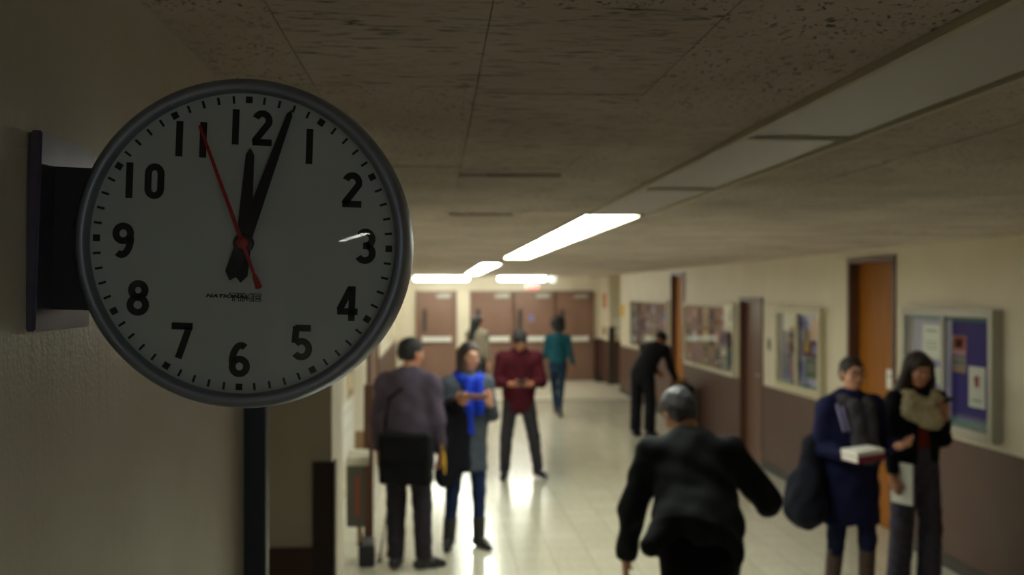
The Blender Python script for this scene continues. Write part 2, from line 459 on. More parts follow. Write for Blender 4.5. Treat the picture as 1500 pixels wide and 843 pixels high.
# back end of the corridor behind the camera, and a glowing window added there as cool fill for the clock
mb = MB(); mb.box(XN - 0.2, XR + 0.25, YB - 0.2, YB, 0, H); struct(mb.build('wall_back', M['wall']))
wr = sroot('fill_window_1', (XR, 0, 0))
mb = MB(); mb.box(0.1, 0.12, WIN[0], WIN[1], 1.75, 2.38); mb.build('pane', emat('fill_window_glow', (0.62, 0.78, 1.0), FILL_WINDOW_LIGHT), wr)
mb = MB()
ym_ = (WIN[0] + WIN[1]) / 2
for a in ((WIN[0], WIN[0] + 0.05, 1.75, 2.38), (WIN[1] - 0.05, WIN[1], 1.75, 2.38), (ym_ - 0.025, ym_ + 0.025, 1.8, 2.33), (WIN[0] + 0.05, WIN[1] - 0.05, 1.75, 1.8), (WIN[0] + 0.05, WIN[1] - 0.05, 2.33, 2.38)):
    mb.box(0.03, 0.1, a[0], a[1], a[2], a[3])
mb.build('fill_window_frame', M['white_metal'], wr)

# ceiling: fissured tiles a foot wide, each set a hair higher or lower, some sagging
FX0, FX1 = 0.755, 1.060                  # the strip where the light fixtures lie
def fixture_col(x0, x1): return x0 < FX1 - 0.02 and x1 > FX0 + 0.02
mb = MB(); bm = mb.bm
lay = bm.faces.layers.float.new('tile_seed')
cols = []
x = -4.0 + 0.0
xs = [-0.236 - 0.305 * k for k in range(0, 13)][::-1] + [0.077, 0.415, FX0] + [FX1 + 0.305 * k for k in range(0, 15)]
rng = random.Random(3)
TL = 0.61
for ci in range(len(xs) - 1):
    x0, x1 = xs[ci], xs[ci + 1]
    if abs(x0 - FX0) < 1e-6: continue
    y = {-0.236: 1.36, 0.077: 1.40, 0.415: 1.12}.get(round(x0, 3), 1.2 + rng.choice([0.0, 0.305, 0.15, 0.42])) - 0.61 * 24
    while y < YE + 0.3:
        dz = rng.uniform(-0.0015, 0.0015)
        tilt = 0.0
        if rng.random() < 0.12: tilt = rng.uniform(0.001, 0.004)
        yy0, yy1 = y, y + TL
        z = H + dz
        g = 0.0009
        near = yy0 < 14
        vs = mb.box(x0 + g, x1 - g, yy0 + g, yy1 - g, z, z + 0.012)
        if tilt:
            for v in vs:
                if v.co.y < yy0 + 0.1: v.co.z -= tilt
        sd = rng.random()
        for f in vs[0].link_faces: f[lay] = sd
        for v in vs:
            for f in v.link_faces: f[lay] = sd
        y += TL
ceil = struct(mb.build('ceiling', M['ceiling']))
mb = MB(); mb.box(-4.2, 5.6, YB - 0.2, YE + 0.3, H + 0.02, H + 0.12); struct(mb.build('ceiling_slab', M['dark_trim']))
# tiles whose near edge hangs down
def sagging(x0, x1, y0, y1, drop, label):
    mb = MB(); vs = mb.box(x0 + 0.002, x1 - 0.002, y0, y1, H - 0.003, H + 0.01)
    for v in vs:
        if v.co.y < (y0 + y1) / 2: v.co.z -= drop
    o = mb.build('ceiling_tile', M['ceiling'])
    return tag(o, label, 'ceiling tile', 'loose ceiling tiles')
xa = at_depth(672, 3.38)[0]; xb = at_depth(822, 3.38)[0]
sagging(xa, xb, 3.35, 3.96, 0.010, 'fissured ceiling tile sagging along its near edge, nearer of the two drooping')
xa = at_depth(657, 5.06)[0]; xb = at_depth(752, 5.06)[0]
sagging(xa, xb, 5.03, 5.64, 0.011, 'fissured ceiling tile drooping further down, level with the start of the lit strip')

# ------------------------------------------------------------------ doors of the right wall
def side_door(n, a, b_, zt, leafmat, framemat, depth, handle=True):
    r = sroot('door_%d' % n, (XR, (a + b_) / 2, 0))
    hw = (b_ - a) / 2
    mb = MB()
    t = 0.05
    mb.box(-0.018, 0.13, -hw, -hw + t, 0, zt); mb.box(-0.018, 0.13, hw - t, hw, 0, zt); mb.box(-0.018, 0.13, -hw + t, hw - t, zt - t, zt)
    mb.build('frame', framemat, r)
    mb = MB(); mb.box(depth, depth + 0.045, -hw + t, hw - t, 0.008, zt - t); leaf = mb.build('leaf', leafmat, r)
    mb = MB(); mb.box(depth + 0.045, depth + 0.06, -hw, hw, 0, zt); mb.build('door_back', M['frame_brown'], r)
    if handle:
        mb = MB(); mb.box(depth - 0.008, depth, -hw + t + 0.05, -hw + t + 0.13, 0.95, 1.25)
        mb.tube([(depth - 0.008, -hw + t + 0.09, 1.1), (depth - 0.06, -hw + t + 0.09, 1.1), (depth - 0.06, -hw + t + 0.2, 1.1)], 0.01)
        mb.build('handle', M['steel'], leaf)
    return r
side_door(1, *D_TALL, M['door_wood'], M['frame_brown'], 0.085)
side_door(2, *D_SHORT, M['door_brown'], M['frame_brown'], 0.06)
side_door(3, *D_ORANGE, M['door_wood'], M['frame_brown'], 0.06)

# ------------------------------------------------------------------ far doors (four leaves, a pier between the first and the others)
PXM = 1480 / (YE * cY + 1.4 * sY)
def fx(px): return at_depth(px, YE * cY + 1.4 * sY)[0]
far_leaves = [(611, 667, 622), (690, 752, 700), (753, 813, 762), (814, 869, 824)]
for i, (pa, pb, pv) in enumerate(far_leaves):
    xa, xb, xv = fx(pa), fx(pb), fx(pv)
    r = sroot('door_%d' % (4 + i), ((xa + xb) / 2, YE, 0))
    hw = (xb - xa) / 2; xv -= (xa + xb) / 2
    mb = MB(); mb.box(-hw + 0.01, hw - 0.01, -0.05, -0.005, 0.01, 2.12)
    leaf = mb.build('leaf', M['door_far'], r, bevel=0.004)
    mb = MB(); mb.box(-hw - 0.03, -hw + 0.008, -0.07, 0.0, 0, 2.16); mb.box(hw - 0.008, hw + 0.03, -0.07, 0.0, 0, 2.16); mb.box(-hw, hw, -0.07, 0.0, 2.122, 2.16)
    mb.build('frame', M['door_far'], r)
    mb = MB(); mb.box(xv - 0.055, xv + 0.055, -0.056, -0.048, 1.18, 1.72); mb.build('vision_panel', M['glassdark'], leaf)
    mb = MB()
    mb.box(-hw + 0.12, hw - 0.1, -0.12, -0.085, 0.95, 1.06)
    mb.box(-hw + 0.12, -hw + 0.18, -0.1, -0.04, 0.94, 1.07); mb.box(hw - 0.16, hw - 0.1, -0.1, -0.04, 0.94, 1.07)
    mb.build('push_bar', M['white_metal'], leaf, bevel=0.004)
    mb = MB(); cx = hw - 0.28
    mb.box(cx - 0.16, cx + 0.16, -0.12, -0.05, 1.99, 2.08); mb.box(cx - 0.05, cx + 0.25, -0.1, -0.085, 2.085, 2.10)
    mb.build('door_closer', M['silver'], leaf, bevel=0.004)
mb = MB(); mb.box(fx(667.5) + 0.03, fx(689.5) - 0.03, YE - 0.09, YE, 0, 2.14); struct(mb.build('trim_pier', M['wall']))
mb = MB(); mb.box(fx(870) + 0.03, 3.95, YE - 0.014, YE, 0, WZ); struct(mb.build('trim_wainscot_far', M['wainscot']))

# ------------------------------------------------------------------ ceiling light fixtures
def make_fixture(lit, name_label, loc, L=1.25, wd=0.305, rz=0.0, drop=0.0, group=None):
    r = thing('ceiling_light', name_label, 'ceiling light', loc, (0, 0, rz), group)
    hw, hl = wd / 2, L / 2
    mb = MB(); t = 0.016
    mb.box(-hw, -hw + t, -hl, hl, -0.014, 0.06); mb.box(hw - t, hw, -hl, hl, -0.014, 0.06)
    mb.box(-hw + t, hw - t, -hl, -hl + 0.008, -0.010, 0.06); mb.box(-hw + t, hw - t, hl - 0.008, hl, -0.010, 0.06)
    mb.box(-hw, hw, -hl, hl, 0.06, 0.065)
    mb.build('housing', M['cream_metal'], r)
    mb = MB()
    if lit:
        mb.box(-hw + t, hw - t, -hl + 0.008, hl - 0.008, -0.004, 0.004)
        mb.build('diffuser', M['lit'], r)
    else:
        n = 40                             # fine prism ribs along the lamp
        ww = (wd - 2 * t) / n
        for k in range(n):
            x0 = -hw + t + k * ww
            vs = [mb.bm.verts.new(p) for p in ((x0, -hl + 0.008, 0.0), (x0 + ww / 2, -hl + 0.008, -0.003), (x0 + ww, -hl + 0.008, 0.0), (x0, hl - 0.008, 0.0), (x0 + ww / 2, hl - 0.008, -0.003), (x0 + ww, hl - 0.008, 0.0))]
            mb.bm.faces.new((vs[0], vs[1], vs[4], vs[3])); mb.bm.faces.new((vs[1], vs[2], vs[5], vs[4]))
        mb.build('diffuser', M['diffuser_off'], r)
    return r
FXC = (FX0 + FX1) / 2
ords = ['first', 'second', 'third', 'fourth', 'fifth', 'sixth', 'seventh']
for k, y in enumerate([1.26, 2.51, 3.765]):
    lab = ['large unlit ribbed ceiling light overhead, ending in a dark gap', 'unlit ceiling light in the middle of the dark stretch of the strip', 'unlit ceiling light directly touching the first lit one'][k]
    make_fixture(False, lab, (FXC, y + 0.627, H), L=1.247, group='unlit strip lights')
LIT0 = 5.02
for k in range(5):
    make_fixture(True, '%s lit fluorescent ceiling light of the long bright strip' % ords[k], (FXC - 0.03, LIT0 + 0.633 + k * 1.266, H), L=1.262, group='lit strip lights over the corridor')
for k in range(6):
    make_fixture(True, '%s small lit ceiling light of the short strip before the brown doors' % ords[k], (0.72, 13.45 + 0.62 + k * 1.25, H), L=1.246, group='lit strip lights near the doors')
for k, y in enumerate([-3.3, -4.55]):
    make_fixture(True, 'lit ceiling light behind the viewpoint, seen only as a streak in the clock glass', (FXC, y, H), L=1.246, wd=0.17, group='lit strip lights behind the viewpoint')
# fill of the strip where no fixture lies
mb = MB()
for a, b_ in ((YB, -5.19), (-2.66, 1.255), (11.36, YE)): mb.box(FX0 + 0.001, FX1 - 0.001, a, b_, H, H + 0.012)
struct(mb.build('ceiling_strip', M['ceiling']))
for k, (pa, pb) in enumerate([(606, 687), (729, 800)]):
    xa, xb = at_depth(pa, 23.0)[0], at_depth(pb, 23.0)[0]
    r = thing('ceiling_light', ['lit tube light above the first brown door, running across the corridor', 'lit tube light above the EXIT sign, running across the corridor'][k], 'ceiling light', ((xa + xb) / 2, 22.9, H), group='cross lights before the brown doors')
    hw = (xb - xa) / 2
    mb = MB(); mb.box(-hw, hw, -0.1, 0.1, -0.03, 0.0); mb.build('housing', M['cream_metal'], r)
    mb = MB(); mb.box(-hw + 0.01, hw - 0.01, -0.09, 0.09, -0.11, -0.03); mb.build('diffuser', M['lit_far'], r, bevel=0.02)
r = thing('ceiling_light', 'short lit globe light beside the long tube near the brown doors', 'ceiling light', (at_depth(810, 23.0)[0], 22.9, H))
mb = MB(); mb.lathe([(0.0, -0.16), (0.06, -0.14), (0.085, -0.1), (0.085, -0.06), (0.06, -0.03)], 24, 'z'); mb.build('globe', emat('dim_globe', LAMP_COLOR, 1.2), r)
mb = MB(); mb.lathe([(0.0, -0.03), (0.07, -0.03), (0.07, 0.0), (0.0, 0.0)], 24, 'z'); mb.build('housing', M['cream_metal'], r)
# ================================================================== the clock
INK = mat('black_dial_ink', '0b0a12', 0.6)
SHELL = mat('grey_clock_case', '98a0b2', 0.42, metal=0.8, col2='8f97a9', nscale=2)
PLATE = mat('purple_grey_anodised_plate', '6b6678', 0.33, metal=0.7, col2='615c6e', nscale=14)
DIAL = mat('off_white_dial', 'c2cacf', 0.6)
ARM = mat('dark_bracket_paint', '2c2d34', 0.4)
RED = mat('red_hand_paint', 'a3121c', 0.5)
CK = thing('wall_clock', 'large round grey double-faced clock on a bracket from the cream wall', 'clock', (XN, 1.11, 2.162), (0, math.radians(2.0), 0))
mb = MB(); mb.box(0.0, 0.012, -0.079, 0.079, -0.1, 0.1); plate = mb.build('wall_plate', PLATE, CK, bevel=0.002)
mb = MB()
mb.box(0.010, 0.16, -0.040, 0.038, -0.078, 0.069); mb.build('bracket_arm', ARM, CK, bevel=0.002)
DX, DZ = 0.2060, -0.003                  # dial centre from the plate
yf = -0.045                              # dial plane
R = 0.149                                # radius of the ring of minute marks
mb = MB()
half = [(0.1555, -0.041), (0.1555, -0.047), (0.1565, -0.0555), (0.159, -0.0590), (0.1650, -0.0582), (0.1685, -0.0540), (0.1706, -0.0460), (0.1727, -0.0300), (0.1734, -0.0120), (0.1734, -0.002)]
prof = half + [(r_, -y_) for r_, y_ in half[::-1]]
mb.lathe(prof, 160, 'y', (DX, 0, DZ)); case = mb.build('case', SHELL, CK)
mb = MB(); mb.lathe([(0.0, yf), (0.1572, yf), (0.1572, yf + 0.003), (0.0, yf + 0.003)], 128, 'y', (DX, 0, DZ)); dial = mb.build('dial', DIAL, CK)
for p in dial.data.polygons: p.use_smooth = False
mb = MB(); mb.lathe([(0.0, 0.042), (0.1572, 0.042), (0.1572, 0.045), (0.0, 0.045)], 96, 'y', (DX, 0, DZ)); d2 = mb.build('dial', DIAL, CK)
d2['label'] = 'dial on the far face'
for p in d2.data.polygons: p.use_smooth = False
def dome(sign, y0, name='glass'):
    mb = MB(); pr = []
    for k in range(17):
        r = 0.1575 * k / 16
        pr.append((r, y0 + sign * (0.016 * (1 - (k / 16) ** 2) + 0.008)))
    mb.lathe(pr, 128, 'y', (DX, 0, DZ)); o = mb.build(name, M['dome'], CK)
    return o
dome(-1, yf); dome(1, 0.045)
# minute marks and hour squares
mb = MB()
for k in range(60):
    t = 2 * PI * k / 60
    rot = Matrix.Rotation(t, 3, 'Y')
    if k % 5 == 0: vs = mb.box(DX - 0.0034, DX + 0.0034, yf - 0.0006, yf, DZ + R - 0.0034, DZ + R + 0.0034, rot, (DX, 0, DZ))
    else: vs = mb.box(DX - 0.0012, DX + 0.0012, yf - 0.0006, yf, DZ + R - 0.0038, DZ + R + 0.0038, rot, (DX, 0, DZ))
mb.build('minute_marks', INK, dial)
# numerals drawn with one stroke width
def arc(cx, cz, rx, rz, a0, a1, n=14):
    return [(cx + rx * math.cos(math.radians(a0 + (a1 - a0) * k / n)), cz + rz * math.sin(math.radians(a0 + (a1 - a0) * k / n))) for k in range(n + 1)]
W_ = 0.19                                # stroke width for a figure one unit tall, centred on its path
DIG = {
 '1': [[(0, -.5), (0, .5)]],
 '2': [arc(0, .205, .19, .205, 160, -20, 16) + [(-.17, -.34), (-.2, -.41)], [(-.26, -.41), (.28, -.41)]],
 '3': [arc(-.02, .21, .19, .2, 150, -80, 14), arc(-.02, -.2, .21, .215, 80, -150, 16), [(-.08, .01), (.02, .01)]],
 '4': [[(.1, -.5), (.1, .5)], [(.06, .46), (-.25, -.2)], [(-.31, -.23), (.27, -.23)]],
 '5': [[(.24, .41), (-.2, .41)], [(-.17, .46), (-.2, -.02)], arc(-.01, -.19, .21, .225, 140, -145, 18)],
 '6': [arc(0, -.2, .2, .21, 0, 360, 24)[:-1], arc(.03, -.1, .24, .5, 180, 62, 12)],
 '7': [[(-.29, .41), (.29, .41)], [(.2, .4), (-.08, -.5)]],
 '8': [arc(0, .215, .185, .19, 0, 360, 22)[:-1], arc(0, -.2, .215, .21, 0, 360, 22)[:-1]],
 '9': [arc(0, .2, .2, .21, 0, 360, 24)[:-1], arc(-.03, .1, .24, .5, 0, -118, 12)],
 '0': [[(-.175, -.2)] + [(-.175, .2)] + arc(0, .21, .175, .2, 170, 10, 10) + [(.175, .2), (.175, -.2)] + arc(0, -.21, .175, .2, -10, -170, 10)],
}
closed_ = {('6', 0), ('8', 0), ('8', 1), ('9', 0), ('0', 0)}
NUM = {12: (3.6, -172), 1: (90.5, -148), 2: (155.5, -86), 3: (179, -2.6), 4: (156, 84), 5: (89.6, 144.3), 6: (-0.6, 172.2), 7: (-85.5, 147), 8: (-150.5, 86), 9: (-175, 2.5), 10: (-147, -86.5), 11: (-82, -150.6)}
PX = R / 213.0
hN = 0.0365
for n, (ux, uz) in NUM.items():
    mb = MB()
    s = str(n)
    offs = {12: (-.42, .32), 10: (-.42, .27), 11: (-.33, .33)}.get(n, (0,))
    for ch, o_ in zip(s, offs):
        for si, path in enumerate(DIG[ch]):
            pts = [(DX + ux * PX + (p[0] + o_) * hN, DZ - uz * PX + p[1] * hN) for p in path]
            mb.stroke(pts, W_ * hN, yf - 0.0006, yf + 0.0002, (ch, si) in closed_)
    o = mb.build('numeral', INK, dial)
    o['label'] = 'numeral %d' % n
# hands
def hand(name, ang, tip, wt, wb, tail, wtl, y, m, thick=0.0012, notch=True):
    mb = MB()
    poly = [(-wt / 2, tip - wt * 0.8), (0, tip), (wt / 2, tip - wt * 0.8), (wb / 2, 0.0), (wtl / 2, -tail + wtl * 0.55), (0.0 if notch else wtl * .3, -tail), (-wtl / 2, -tail + wtl * 0.55), (-wb / 2, 0.0)]
    rot = math.radians(ang)
    pts = [(DX + x * math.cos(rot) + z * math.sin(rot), DZ - x * math.sin(rot) + z * math.cos(rot)) for x, z in poly]
    mb.prism(pts, y - thick, y)
    return mb.build(name, m, CK)
hand('hour_hand', 2.2, 0.0985, 0.0085, 0.0155, 0.041, 0.013, yf - 0.0032, INK)
hand('minute_hand', 17.6, 0.146, 0.0062, 0.0145, 0.041, 0.0145, yf - 0.0056, INK)
mb = MB(); mb.lathe([(0, yf - 0.0075), (0.0095, yf - 0.0075), (0.0103, yf - 0.0065), (0.0103, yf - 0.001)], 32, 'y', (DX, 0, DZ)); mb.build('hub', INK, CK)
mb = MB()
a = math.radians(-21.8)
def rr(x, z): return (DX + x * math.cos(a) + z * math.sin(a), DZ - x * math.sin(a) + z * math.cos(a))
mb.prism([rr(-0.0014, 0.128), rr(0.0014, 0.128), rr(0.0021, 0.0), rr(0.0015, -0.034), rr(0.0026, -0.037), rr(0.0036, -0.049), rr(0, -0.0505), rr(-0.0036, -0.049), rr(-0.0026, -0.037), rr(-0.0015, -0.034), rr(-0.0021, 0.0)], yf - 0.0095, yf - 0.0085)
mb.lathe([(0, yf - 0.0105), (0.0058, yf - 0.0105), (0.0062, yf - 0.0098), (0.0062, yf - 0.007)], 28, 'y', (DX, 0, DZ)); mb.build('second_hand', RED, CK)
# maker's lettering: bold wide italic word over an outlined one
lx = DX - 0.0155; lz = DZ - 0.0555
t1 = text_mesh('maker_lettering', 'NATIONAL', 0.0047, INK, dial, bold=0.00026, spacing=1.1, shear=0.25, sx=1.7)
t1.location = (lx, yf - 0.0006, lz); 
d = t1.dimensions
LW = 0.0011 * 0.62
def outline_word(x0, z0, h, dxs):
    mb = MB(); x = x0
    s = h * 0.26
    def poly(pts): mb.stroke([(x + px, z0 + pz) for px, pz in pts], LW, yf - 0.0007, yf + 0.0001, True)
    w1 = h * 1.05
    poly([(0, h), (w1, h), (w1, h - s), (w1 / 2 + s / 2, h - s), (w1 / 2 + s / 2, 0), (w1 / 2 - s / 2, 0), (w1 / 2 - s / 2, h - s), (0, h - s)]); x += w1 + h * 0.12
    poly([(0, 0), (0, h), (s * 1.2, h), (s * 1.2, 0)]); x += s * 1.2 + h * 0.22
    w2 = h * 1.25
    poly([(0, 0), (0, h), (s, h), (w2 / 2, h * .5), (w2 - s, h), (w2, h), (w2, 0), (w2 - s, 0), (w2 - s, h * .55), (w2 / 2, h * .1), (s, h * .55), (s, 0)]); x += w2 + h * 0.22
    w3 = h * 0.95
    poly([(0, 0), (0, h), (w3, h), (w3, h - s), (s, h - s), (s, h * .5 + s / 2.4), (w3 * .9, h * .5 + s / 2.4), (w3 * .9, h * .5 - s / 2.4), (s, h * .5 - s / 2.4), (s, s), (w3, s), (w3, 0)])
    return mb.build('maker_lettering', INK, dial)
outline_word(DX - 0.0130, DZ - 0.0598, 0.0078, None)
# ================================================================== notice boards on the right wall and what is pinned in them
def board(name, label, ya, yb, z0, z1, back, sashes, frame_m, group=None, depth=0.075, fr=0.055, glassy=True):
    yc = (ya + yb) / 2; hw = (yb - ya) / 2
    r = thing(name, label, 'notice board', (XR, yc, z0), group=group)
    h = z1 - z0
    mb = MB()
    for a in ((-hw, -hw + fr, 0, h), (hw - fr, hw, 0, h), (-hw + fr, hw - fr, 0, fr), (-hw + fr, hw - fr, h - fr, h)):
        mb.box(-depth, 0, a[0], a[1], a[2], a[3])
    mb.build('frame', frame_m, r, bevel=0.003)
    iw = (2 * hw - 2 * fr) / sashes
    for k in range(sashes):
        y0, y1 = -hw + fr + k * iw, -hw + fr + (k + 1) * iw
        mb = MB(); mb.box(-0.012, -0.002, y0, y1, fr, h - fr)
        b = mb.build('backing', back[k % len(back)], r)
        if glassy:
            mb = MB(); mb.box(-depth + 0.014, -depth + 0.018, y0 + 0.001, y1 - 0.001, fr, h - fr); mb.build('glass_pane', M['glass'], r)
        if k:
            mb = MB(); mb.box(-depth - 0.004, -depth + 0.022, y0 - 0.022, y0 + 0.022, fr, h - fr); mb.build('mullion', frame_m, r)
    return r
def board_strip(r, ya, yb, z0, z1, m):
    mb = MB(); mb.box(-0.016, -0.011, ya - r.location.y, yb - r.location.y, z0 - r.location.z, z1 - r.location.z); return mb.build('border_strip', m, r)
INKS = {k: mat('print_' + k, v, 0.8) for k, v in dict(white='dedbd2', cream='d8c79a', yellow='c79b1c', red='a1372c', pink='b88a94', lav='8f87b4', blue='2a3f8e', teal='2a6a70', green='55703f', orange='c2784a', grey='8a8780', dark='28253a', maroon='5c2230', tan='a08363', navy='1c2550').items()}
def sheet(name, label, cat, yc, zc, wy, hz, col, group=None, X=XR, blocks=(), off=0.014):
    """one sheet of paper on the right wall or in a board: wy wide along the wall, hz high"""
    r = thing(name, label, cat, (X - off, yc, zc), group=group)
    mb = MB(); mb.box(-0.0012, 0.0, -wy / 2, wy / 2, -hz / 2, hz / 2); mb.build('paper', INKS[col], r)
    for (a, b_, c, d, m) in blocks:
        mb = MB(); mb.box(-0.0018, -0.0012, (a - .5) * wy, (b_ - .5) * wy, (c - .5) * hz, (d - .5) * hz); mb.build('printed_block', INKS[m], r)
    return r
# nearest board: two sashes, lavender on the far side, blue felt on the near side
yA0, yA1 = on_wall(1456, XR - 0.07), on_wall(1331, XR - 0.02)
zA0, zA1 = 1.06, 1.985
bA = board('notice_board', 'large grey framed glazed board with blue felt, behind the person in a cream scarf', yA0, yA1, zA0, zA1, [M['board_blue'], M['board_lav']], 2, M['silver'], depth=0.085, fr=0.06)
def inA(px, X=XR - 0.015): return on_wall(px, X)
def zin(py, y): return height(py, XR - 0.015, y)
ym = (yA0 + yA1) / 2
board_strip(bA, yA0 + 0.06, ym - 0.0, zA0 + 0.06, zA0 + 0.105, M['teal_strip']); board_strip(bA, yA0 + 0.06, ym - 0.0, zA1 - 0.095, zA1 - 0.06, M['teal_strip'])
board_strip(bA, ym, yA1 - 0.06, zA1 - 0.09, zA1 - 0.06, M['teal_strip'])
def pin(name, label, cat, pxa, pxb, pya, pyb, col, blocks=(), group=None):
    y1, y0 = inA(pxa), inA(pxb); yc = (y0 + y1) / 2
    za, zb = zin(pyb, yc), zin(pya, yc)
    return sheet(name, label, cat, yc, (za + zb) / 2, abs(y1 - y0), zb - za, col, group, blocks=blocks)
pin('paper_notice', 'tall white notice on lavender backing in the large grey board', 'notice', 1352, 1377, 476, 527, 'white', [(.2, .8, .8, .86, 'grey'), (.15, .85, .3, .33, 'grey'), (.15, .85, .4, .43, 'grey'), (.15, .85, .5, .53, 'grey')])
pin('paper_notice', 'small white notice below the tall white one in the large grey board', 'notice', 1356, 1377, 538, 562, 'white', [(.2, .8, .3, .4, 'grey'), (.2, .8, .6, .7, 'grey')])
pin('flyer', 'yellow and orange picture flyer pinned on blue felt', 'flyer', 1395, 1415, 492, 521, 'pink', [(.08, .92, .3, .95, 'red'), (.25, .75, .4, .85, 'yellow')])
pin('flyer', 'brown and grey flyer just under the yellow picture flyer', 'flyer', 1395, 1415, 523, 546, 'grey', [(.05, .95, .0, .3, 'tan'), (.1, .9, .6, .7, 'dark')])
pin('paper_notice', 'white sheet with a red mark pinned low on blue felt', 'notice', 1419, 1443, 538, 598, 'white', [(.35, .62, .5, .78, 'red'), (.5, .72, .66, .72, 'red'), (.2, .8, .15, .2, 'grey')])

# second board
yB0, yB1 = on_wall(1203, XR - 0.05), on_wall(1141, XR - 0.02)
zB0, zB1 = 1.045, 1.945
bB = board('notice_board', 'cream framed board crowded with dark posters, between the two doorways', yB0, yB1, zB0, zB1, [M['board_lav'], M['board_blue']], 2, mat('cream_frame', 'b9b094', 0.5), depth=0.07, fr=0.06)
ymB = (yB0 + yB1) / 2
board_strip(bB, yB0 + 0.06, yB1 - 0.06, zB0 + 0.06, zB0 + 0.09, M['teal_strip'])
sheet('poster', 'white topped poster at the upper far corner of the cream framed board', 'poster', ymB + 0.30, zB1 - 0.16, 0.46, 0.2, 'white', blocks=[(.2, .6, .0, .25, 'orange')])
sheet('poster', 'dark brown poster right below the white one in the cream framed board', 'poster', ymB + 0.30, zB1 - 0.39, 0.34, 0.24, 'tan', blocks=[(.15, .85, .2, .6, 'maroon'), (.1, .9, .7, .95, 'navy')])
sheet('poster', 'navy poster low in the far half of the cream framed board', 'poster', ymB + 0.42, zB0 + 0.38, 0.2, 0.3, 'navy', blocks=[(.2, .8, .6, .9, 'blue')])
sheet('flyer', 'pale strip of paper low in the far half of the cream framed board', 'flyer', ymB + 0.24, zB0 + 0.26, 0.12, 0.36, 'pink')
sheet('flyer', 'deep blue flyer beside the pale strip near the mullion', 'flyer', ymB + 0.11, zB0 + 0.24, 0.1, 0.32, 'navy', blocks=[(.2, .8, .1, .3, 'teal')])
sheet('poster', 'lavender and peach poster at the top of the near half of the cream framed board', 'poster', ymB - 0.28, zB1 - 0.22, 0.44, 0.3, 'lav', blocks=[(.08, .38, .15, .85, 'orange'), (.45, .95, .0, .5, 'tan')])
sheet('flyer', 'purple flyer with a yellow patch halfway down the cream framed board', 'flyer', ymB - 0.28, zB0 + 0.47, 0.46, 0.17, 'maroon', blocks=[(.6, .85, .3, .9, 'yellow'), (.1, .4, .2, .8, 'lav')])
sheet('flyer', 'grey green flyer low in the near half of the cream framed board', 'flyer', ymB - 0.3, zB0 + 0.27, 0.3, 0.2, 'green', blocks=[(.1, .9, .3, .8, 'grey')])

# third, long board between the low brown door and the orange one; fourth, far board
cy = [('lav', 'maroon'), ('tan', 'pink'), ('pink', 'dark'), ('white', 'tan'), ('maroon', 'navy'), ('orange', 'pink'), ('white', 'lav'), ('dark', 'maroon'), ('navy', 'teal'), ('grey', 'blue'), ('green', 'tan'), ('cream', 'grey')]
def long_board(label, pa, pb, z0, z1, cols, rows, seed, grp, flab, back, pal=None):
    y0, y1 = on_wall(pb, XR - 0.04), on_wall(pa, XR - 0.02)
    b = board('notice_board', label, y0, y1, z0, z1, back, 1, mat('pale_frame', 'c2bba6', 0.5), depth=0.05, fr=0.05, glassy=True)
    rg = random.Random(seed)
    cw = (y1 - y0 - 0.14) / cols
    rh = (z1 - z0 - 0.14) / rows
    for c in range(cols):
        for r_ in range(rows):
            a, k = rg.choice(cy)
            if rg.random() < .5: a, k = k, a
            if pal: a, k = pal[c][r_]
            sheet('flyer', flab, 'flyer', y0 + 0.07 + (c + .5) * cw, z0 + 0.07 + (r_ + .5) * rh, cw * rg.uniform(.7, .92), rh * rg.uniform(.78, .95), a, grp,
                  blocks=[(.12, .88, .45, rg.uniform(.6, .9), k), (.2, .8, .12, .3, rg.choice(['grey', 'white', 'dark', 'blue']))])
    return b, y0, y1
long_board('long pale framed board full of flyers, between the low brown door and the black-clad person', 1003.8, 1075, 1.0, 1.97, 8, 3, 5, 'flyers in the long pale board', 'small flyer pinned in rows inside the long pale board', [M['board_tan']],
           [[('navy', 'teal'), ('maroon', 'dark'), ('dark', 'maroon')], [('white', 'tan'), ('lav', 'pink'), ('pink', 'white')], [('navy', 'teal'), ('pink', 'orange'), ('orange', 'pink')], [('tan', 'grey'), ('dark', 'tan'), ('navy', 'dark')],
            [('green', 'tan'), ('tan', 'cream'), ('cream', 'pink')], [('pink', 'lav'), ('tan', 'maroon'), ('maroon', 'dark')], [('pink', 'tan'), ('lav', 'white'), ('pink', 'cream')], [('tan', 'pink'), ('grey', 'navy'), ('pink', 'lav')]])
long_board('farthest flyer board on the cream wall, beyond the person bending over', 924, 977, 1.03, 1.99, 7, 3, 11, 'flyers in the farthest board', 'tiny flyer pinned in rows inside the farthest board', [M['board_tan']])

